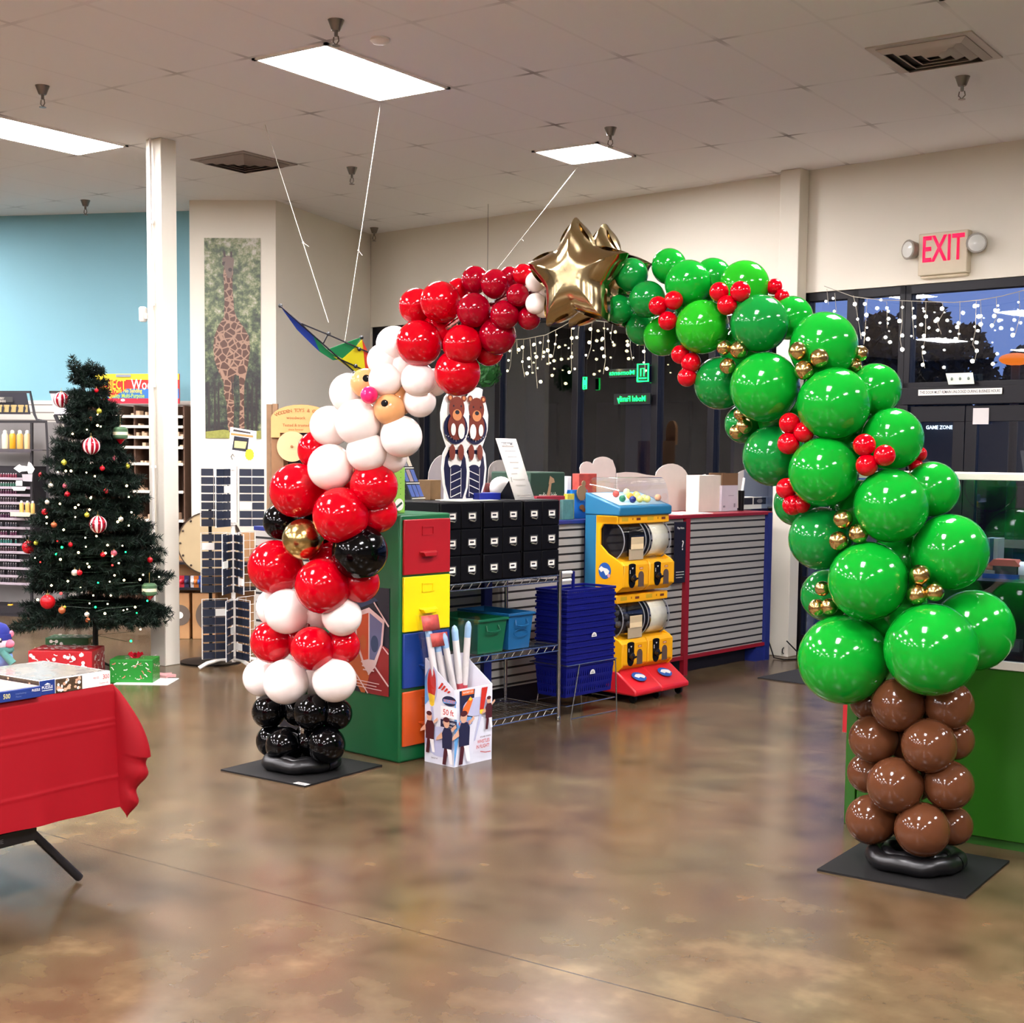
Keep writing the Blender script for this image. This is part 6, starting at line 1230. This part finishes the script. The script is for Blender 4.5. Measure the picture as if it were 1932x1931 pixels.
for k, x in enumerate((10, 24, 38, 52)):
    q = BW(x, 846, .05); bottle(B.w(q.x, RP+.05, zs), .185, .030, YB[k], CARD, ('cream bottle, leftmost of the four', 'mustard bottle, second of the four', 'ochre bottle, third of the four', 'peach bottle, rightmost of the four')[k]+' tall bottles on the top paint rack shelf')
rows = [903, 920, 934, 949, 964, 979, 996, 1012, 1027, 1042, 1057, 1072, 1087, 1101]
cols_ = ['#7a2038', '#3a6a58', '#501838', '#3a2a30', '#2c2830', '#4a2040', '#30303a', '#5a2040', '#2a6a60', '#4a3038', '#28242c', '#383038', '#30282e', '#28242a']
cp = mat('bottle_cap_white', '#c8c0c4', .4)
for ri, y in enumerate(rows):
    zz = lx(15, y)[1]; MB().box(-.5, xr-.15, -.0, .05, zz-.010, zz-.003).box(-.5, xr-.15, -.003, -.0, zz-.014, zz+.010).build('rack_rail', mat('rail_light', '#a79aa2', .4), t)
    first = None; bi = 0
    for ci in range(7):
        if (ri*5+ci*3) % 11 == 0 and ri > 4: continue
        x = 2+ci*4.6; q = BW(x, y, .02); L_ = B.w(q.x, RP+.025, zz-.002)
        bi += 1; lab_ = 'tiny paint bottle, %s from the left in row %s from the top of the paint rack' % (ORD[bi], ORD[ri+1]); lab_ = lab_.replace('in row ', 'in the ').replace(' from the top of', ' row of')
        if first is None: first = bottle(L_, .052, .0095, mat('tiny_bottle_%d' % ri, cols_[ri], .3), cp, lab_, 'tiny bottles in the black paint rack')
        else: copy(first, L_, label=lab_)
# pocket with three bottles, paper shapes, lower shelf bottle
zq = lx(50, 968)[1]; a0, a1 = lx(33, 968)[0], lx(70, 968)[0]; MB().box(a0, a1, -.12, -.02, zq-.01, zq).box(a0, a1, -.125, -.12, zq-.03, zq+.01).build('pocket_shelf', mat('cream_edge', '#d8cfae', .5), t)
for k, x in enumerate((41, 52, 62)):
    q = BW(x, 968, -.07); bottle(B.w(q.x, RP-.07, zq), .12, .020, YB[2], CLEAR if 0 else cp, ('left', 'middle', 'right')[k]+' one of three yellow bottles on the small pocket shelf of the paint rack')
a = Art((0, -.03, 0), X3, Z3); a.step = .002
def lp(*pp_): return [lx(x, y) for x, y in pp_]
a.poly(lp((29, 884), (40, 876), (44, 879), (55, 880), (57, 872), (62, 874), (69, 885), (64, 894), (57, 894), (55, 889), (44, 890), (40, 892)), 0); a.poly(lp((45, 895), (65, 895), (64, 909), (47, 908)), 1); a.poly(lp((34, 907), (46, 907), (46, 917), (34, 917)), 0); a.poly(lp((26, 919), (54, 919), (51, 926), (30, 926)), 0); a.build('paper_shapes', [CARD, mat('paper_grey', '#b0aaae', .7)], t)
q = BW(20, 1157, .05); zc_ = lx(20, 1157)[1]; MB().box(-.5, xr, -.02, .2, zc_-.01, zc_).build('shelf', mat('shelf_grey', '#4a4448', .4), t); bottle(B.w(q.x, RP+.05, zc_), .10, .028, YB[1], INK, 'round mustard yellow bottle on the lowest shelf of the paint rack')
# second rack header behind the tree
p0 = BW(95, 740); t = thing('display_rack', 'black display rack with a pale header board, mostly hidden behind the Christmas tree', 'rack', B.w(p0.x, RP), B.rz); X0 = p0.x
m = MB(); fbar(m, [(94, 740), (148, 740)], .016); fbar(m, [(103, 783), (148, 783)], .010); fbar(m, [(104, 783), (110, 797), (120, 797)], .02); fbar(m, [(125, 797), (125, 1170)], .02); fbar(m, [(148, 740), (148, 1170)], .02); m.build('frame', FRM, t)
a = Art((0, 0, 0), X3, Z3); a.step = .001; a.poly(lp((95, 742), (148, 742), (148, 782), (103, 782)), 0); a.build('header', [mat('header_lilac', '#e4dde4', .5)], t)
for yy in (850, 930, 1010, 1090, 1160):
    zz = lx(150, yy)[1]; MB().box(lx(110, yy)[0], lx(148, yy)[0], 0, .35, zz-.01, zz).build('shelf', FRM, t)
# project wood rack
t = thing('wood_shelf_rack', 'craft wood rack with pigeonholes and a yellow and red PROJECT sign beside the column', 'rack', B.w(BW(150, 780).x, RP), B.rz); X0 = BW(150, 780).x
WD = mat('rack_wood', '#5a4030', .7, noise=.2, scale=12); xw0, xw1 = lx(160, 800)[0], lx(345, 800)[0]; ztop = lx(200, 765)[1]
MB().box(xw0, xw1, .30, .33, .1, ztop).build('back_panel', WD, t)
for x in [xw0+k*(xw1-xw0)/6.0 for k in range(7)]: MB().box(x-.006, x+.006, .02, .30, .1, ztop).build('divider', WD, t)
for y in (785, 804, 824, 843, 874, 926, 980, 1040, 1100, 1160):
    zz = lx(230, y)[1]; MB().box(xw0, xw1, .0, .30, zz-.012, zz).box(xw0, xw1, -.006, 0, zz-.018, zz+.008).build('shelf', mat('shelf_edge_white', '#ddd2c4', .6), t)
rg2 = random.Random(9)
m = MB()
for y in (785, 804, 824, 843, 874, 926, 980):
    zz = lx(230, y)[1]
    for k in range(9): x = xw0+.02+rg2.random()*(xw1-xw0-.06); m.box(x, x+.02+.03*rg2.random(), .04, .12, zz, zz+.02+.05*rg2.random())
m.build('wood_pieces', mat('pale_wood', '#c8a888', .7, noise=.2), t)['kind'] = 'stuff'
sg0, sg1 = lx(181, 706), lx(340, 762); a = Art((0, -.02, 0), X3, Z3); a.step = .0012; zA, zB = sg1[1], sg0[1]; hh = zB-zA; xa, xb = sg0[0], sg1[0]
MB().box(xa, xb, -.02, -.005, zA, zB).build('sign_board', mat('sign_red', '#d8241c', .5), t)
a.rect(xa, zB-hh*.2, xb, zB, 0); a.rect(xa, zA+hh*.17, xb, zA+hh*.5, 1); a.poly([((xa+xb)/2-.42, zA+hh*.5), ((xa+xb)/2-.10, zA+hh*.5), ((xa+xb)/2-.26, zA+hh*.17)], 5); a.rect(xa, zA, xb, zA+hh*.15, 2)
xt = lx(243, 726)[0]; a.txt('PROJECT', .135, lx(211, 726)[0], lx(211, 727)[1], 0, sx=.58); a.txt('Wood', .14, lx(275, 726)[0], lx(275, 727)[1], 3, sx=.72)
a.txt('Easy to Paint', .055, lx(213, 738)[0], lx(213, 738)[1], 0, align='CENTER', sx=.75); a.txt('No Sanding', .055, lx(253, 738)[0], lx(253, 738)[1], 0, sx=.75); a.txt('Great Quality', .055, lx(208, 747.5)[0], lx(208, 747.5)[1], 4, sx=.75); a.txt('Multi-Purpose', .055, lx(254, 747.5)[0], lx(254, 747.5)[1], 4, sx=.75)
a.ell(lx(235, 755)[0], lx(235, 755.5)[1], .022, .012, 3); a.rect(lx(222, 710)[0], lx(222, 712)[1], lx(250, 710)[0], lx(250, 707)[1], 6); a.build('sign_print', [mat('sign_yellow', '#f4dc28', .5), mat('sign_blue', '#2f70b8', .5), mat('sign_crimson', '#c01030', .5), CARD, mat('sign_lime', '#b8d840', .5), mat('sign_red', '#d8241c'), mat('sign_grey', '#8a9098', .5)], t)
# ================================================================ spinner rack
pb_ = onz(441, 1262); S = Frame(pb_, 35); t = thing('spinner_rack', 'white wire spinner rack hung with dark cards, left of the balloon arch', 'rack', pb_, S.rz)
SD = (pb_-CAM).dot(FW); zt = lambda y: dep(441, y, SD).z
WM = mat('rack_white', '#e6e2da', .35)
MB().tube([(0, 0, .05), (0, 0, zt(868))], .016, 12).build('pole', WM, t); MB().tube([(0, 0, zt(868)), (-.012, 0, zt(862)), (0, 0, zt(857)), (.012, 0, zt(862))], .004, 6).build('hook', CHROME, t)
MB().box(-.024, .03, -.02, .02, zt(985), zt(880)).build('pole_panel', WM, t)
for k in range(4):
    q = math.radians(205+k*90+20*(k % 2)); MB().tube([(0, 0, .07), (.10*math.cos(q), .10*math.sin(q), .075), (.20*math.cos(q), .20*math.sin(q), .05), (.26*math.cos(q), .26*math.sin(q), .018)], .015, 10).build('leg', WM, t)
NV = mat('card_navy', '#1a2132', .45, noise=.15, scale=30); NW = CARD
cardbase = None
for ti, (ya, yb, wings) in enumerate(((882, 992, (192, 250, 8, 110)), (1004, 1116, (200, 262, 300, 40)), (1128, 1241, (206, 268, 312, 60)))):
    za, zb = zt(ya), zt(yb)
    MB().lathe([(.03, zb+.01), (.03, zb+.02)], 14).lathe([(.03, za-.02), (.03, za-.01)], 14).build('hub', WM, t)
    for wi, ang in enumerate(wings):
        wn = ('left', 'front', 'right', 'rear')[wi]
        q = math.radians(ang); ux, uy = math.cos(q), math.sin(q); r0_, r1_ = .045, .235
        m = MB(); f = lambda r, z: (ux*r, uy*r, z)
        m.tube([f(r0_, za), f(r1_, za), f(r1_, zb), f(r0_, zb), f(r0_, za)], .0035, 6)
        for k in range(1, 7): z_ = za+(zb-za)*k/7; m.tube([f(r0_, z_), f(r1_, z_)], .002, 5)
        m.tube([f((r0_+r1_)/2, za), f((r0_+r1_)/2, zb)], .002, 5); m.build('wire_panel', WM, t)
        if wi == 3 and ti != 0: continue
        nx, ny = (uy, -ux) if (uy*0+(-ux)*-1) < 0 else (-uy, ux)
        if ny > 0: nx, ny = -nx, -ny
        for k in range(7):
            for c in range(2):
                r_ = r0_+.048+c*.092; z_ = za+(zb-za)*(k+.58)/7; L_ = S.w(ux*r_+nx*.007, uy*r_+ny*.007, 0)+Vector((0, 0, z_))
                white = (ti*31+wi*7+k*3+c*5) % 13 == 0; lb_ = 'card, %s from top, %s column, %s panel, %s tier of the spinner rack' % (ORD[k+1], ('inner', 'outer')[c], wn, ('top', 'middle', 'bottom')[ti])
                if cardbase is None or white:
                    o = MB().box(-.0435, .0435, -.004, .004, -.0255, .0255).build('name_card', NW if white else NV, loc=L_, rz=S.rz+q)
                    if white: tag(o, 'white blank '+lb_, 'card', 'white cards on the spinner rack')
                    else: cardbase = tag(o, 'dark navy '+lb_, 'card', 'dark cards on the spinner rack')
                else: o = cardbase.copy(); C.objects.link(o); o.location = L_; o.rotation_euler = (0, 0, S.rz+q); o['label'] = 'dark navy '+lb_
# sign card on top
def SL(x, y, o=0): q = S.hy(x, y, o); return q.x, q.z
a = MB(); pts = [SL(*q, -.02) for q in ((431, 852), (482, 860), (484, 814), (435, 806))]; a.prism(pts, (0, -.02, 0), X3, Z3, .004); a.build('header_card', CARD, t)
a = Art((0, -.0245, 0), X3, Z3); a.poly([SL(*q, -.02) for q in ((438, 849), (467, 853), (470, 827), (442, 823))], 0); a.poly([SL(*q, -.02) for q in ((442, 845), (463, 847), (466, 834), (443, 832))], 1); a.poly([SL(*q, -.02) for q in ((440, 814), (473, 819), (473, 816), (441, 810))], 2); a.poly([SL(*q, -.02) for q in ((436, 821), (478, 826), (478, 822), (436, 817))], 3); a.build('header_print', [INK, mat('gold_ink', '#b09a50'), mat('dark_ink2', '#40342c', .6), mat('orange_ink', '#d8884a', .6)], t)
x_, z_ = SL(471, 858, -.03); m = MB(); m.prism([(x_+.034*(1 if k % 2 else .88)*math.cos(k*math.pi/12), z_+.045*(1 if k % 2 else .88)*math.sin(k*math.pi/12)) for k in range(24)], (0, -.032, 0), X3, Z3, .003); m.build('starburst_tag', mat('fluorescent_yellow', '#d8f020', .5), t)
# black stand behind the spinner
p = onz(398, 1250); t = thing('floor_stand', 'black floor stand with a wide round base behind the spinner rack', 'stand', p); MB().lathe([(.23, 0), (.23, .012), (.05, .035), (.02, .05)], 32).build('base', BLACK, t); MB().tube([(0, 0, .04), (0, 0, 1.20)], .013, 10).build('pole', BLACK, t)
# drum leaning over the wood boxes
Wd = mat('light_wood', '#b88a5c', .6, noise=.15, scale=9); Wm = mat('mid_wood', '#8d6440', .6, noise=.2, scale=9)
p = dep(396, 1025, 11.5); t = thing('frame_drum', 'large round frame drum with a tan skin beside the spinner rack', 'drum', p, math.radians(35)); M_ = Matrix.Rotation(math.radians(90), 3, 'X')
MB().lathe([(.252, -.05), (.262, -.05), (.262, .05), (.252, .05)], 40, M=M_, caps=False).build('rim', mat('drum_rim', '#3a2a1c', .5), t); MB().lathe([(.254, .046), (.001, .048)], 40, M=M_, caps=False).build('skin', mat('drum_skin', '#b8a27c', .6, noise=.15, scale=5), t)
m = MB()
for k in range(14): q = k*math.pi/7; m.ball((.235*math.cos(q), -.05, .235*math.sin(q)), .010, 8)
m.build('stud', mat('drum_rim', '#3a2a1c'), t)
p = onz(338, 1206); zsh = dep(350, 1060, (p-CAM).dot(FW)).z; zmid = dep(350, 1108, (p-CAM).dot(FW)).z
t = thing('wooden_shelf', 'wooden display shelf right of the column, behind the frame drum', 'shelf', p, math.radians(35))
MB().box(-.10, .62, .15, .17, .0, zsh+.25).build('back', Wd, t); MB().box(-.12, .65, -.02, .17, zsh-.02, zsh).box(-.12, .65, -.02, .17, zmid-.02, zmid).build('shelf', mat('shelf_dark2', '#15131c', .5), t)
for k, (x0_, w_, lab) in enumerate(((-.06, .15, 'left wooden sound box with a pale ring, on the floor beside the column'), (.115, .20, 'right wooden sound box with a large grey ring, on the floor behind the spinner rack'))):
    h_ = zmid-.05; b_ = thing('wooden_box', lab, 'box', p+Vector((math.cos(math.radians(35))*x0_, math.sin(math.radians(35))*x0_, 0)), math.radians(35)); MB().box(0, w_, -.0, .12, 0, h_).build('body', Wd, b_, bevel=.004)
    MM = Matrix.Rotation(math.radians(90), 3, 'X'); c_ = (w_*.45 if k == 0 else w_*.9, -.001, h_*.52)
    MB().lathe([(.15 if k else .09, 0), (.15 if k else .09, .003)], 32, c_, MM).build('ring', mat('ring_grey', '#6b5c50', .6), b_); MB().lathe([(.10 if k else .03, 0), (.10 if k else .03, .006)], 24, c_, MM).build('inner_ring', mat('ring_dark', '#4a3f3c', .6) if k else CARD, b_)
for k, (x, y, col, nm) in enumerate(((345, 1082, '#c02030', 'red and white'), (354, 1085, '#2a2a50', 'navy'), (366, 1083, '#d8d8e0', 'white and blue'), (377, 1086, '#3a5ab0', 'blue'), (372, 1100, '#c8702a', 'orange'))):
    s_ = (p-CAM).dot(FW)-.0; q = dep(x, y+12, s_); tag(MB().box(-.02, .022, -.04, .0, 0, .10).ball((0, -.04, .05), .022, 10).build('toy_pack', mat('toy_%d' % k, col, .4, noise=.4, scale=30), loc=(q.x, q.y, zmid if k < 4 else zmid), rz=math.radians(35)), nm+' toy pack on the dark shelf under the frame drum', 'toy')
# wooden toys display with an arched sign
p = onz(512, 1218); D_ = (p-CAM).dot(FW); W = Frame(p, 35); t = thing('wooden_display', 'wooden toy display with an arched WOODEN TOYS sign, behind the bearded balloon face', 'display', p, W.rz)
def wl(x, y, o=0): q = W.hy(x, y, o); return q.x, q.z
zt_ = wl(512, 815)[1]
for x, yt in ((507, 763), (518, 762)):
    u, v = wl(x, yt); MB().box(u-.022, u+.022, .02, .06, 0, v).build('post', mat('weathered_wood', '#86684c', .8, noise=.2, scale=20), t)
u0_, u1_ = wl(513, 820)[0], wl(625, 820)[0]
MB().box(u0_, u0_+.10, -.02, .3, 0, zt_).box(u1_-.10, u1_, -.02, .3, 0, zt_).box(u0_, u1_, -.02, .3, 0, .12).build('frame', Wm, t, bevel=.003); MB().box(u0_+.09, u1_-.09, .20, .22, .1, zt_).build('dark_back', mat('display_dark', '#120f16', .6), t)
arc = [wl(513, 826), wl(530, 826), wl(530, 817), wl(608, 817), wl(608, 826), wl(625, 826), wl(625, 788)]+[wl(569+56*math.cos(math.radians(q)), 790-26*math.sin(math.radians(q))) for q in range(15, 166, 15)]+[wl(513, 788)]
MB().prism(arc, (0, -.02, 0), X3, Z3, .025).build('arch_sign', mat('sign_wood', '#d89a5e', .6, noise=.06), t)
m = MB(); s0 = 'WOODEN TOYS & GAMES'; n = len(s0)
for i, ch in enumerate(s0):
    x = 525+88*i/(n-1); e_ = (x-569)/56; y = 799-24*math.sqrt(1-e_*e_*.85); u, v = wl(x, y); tq = -e_*.75
    if ch != ' ': m.text(ch, .040, Vector((u, -.046, v)), Vector((math.cos(tq), 0, math.sin(tq))), Vector((-math.sin(tq), 0, math.cos(tq))), off=.002)
u, v = wl(560, 789); m.text('woodwork', .035, Vector((u, -.046, v)), X3, Z3, off=.002); u, v = wl(560, 803); m.text('Tested & trusted', .032, Vector((u, -.046, v)), X3, Z3, off=.002); u, v = wl(560, 811); m.text('since forever', .024, Vector((u, -.046, v)), X3, Z3, off=.002)
m.build('lettering', mat('burnt_wood', '#8f5a2c', .7), t)
u, v = wl(553, 843); MB().lathe([(.125, 0), (.125, .012)], 36, (u, -.05, v), Matrix.Rotation(math.radians(90), 3, 'X')).build('round_disc', mat('disc_wood', '#e0b080', .6, noise=.04), t); MB().lathe([(.011, 0), (.011, .016)], 12, (u, -.06, v), Matrix.Rotation(math.radians(90), 3, 'X')).build('disc_hole', mat('burnt_wood', '#8f5a2c'), t)
for k in range(4): zz = .35+k*.28; MB().box(u0_+.09, u1_-.09, .0, .2, zz, zz+.015).build('shelf', Wm, t)
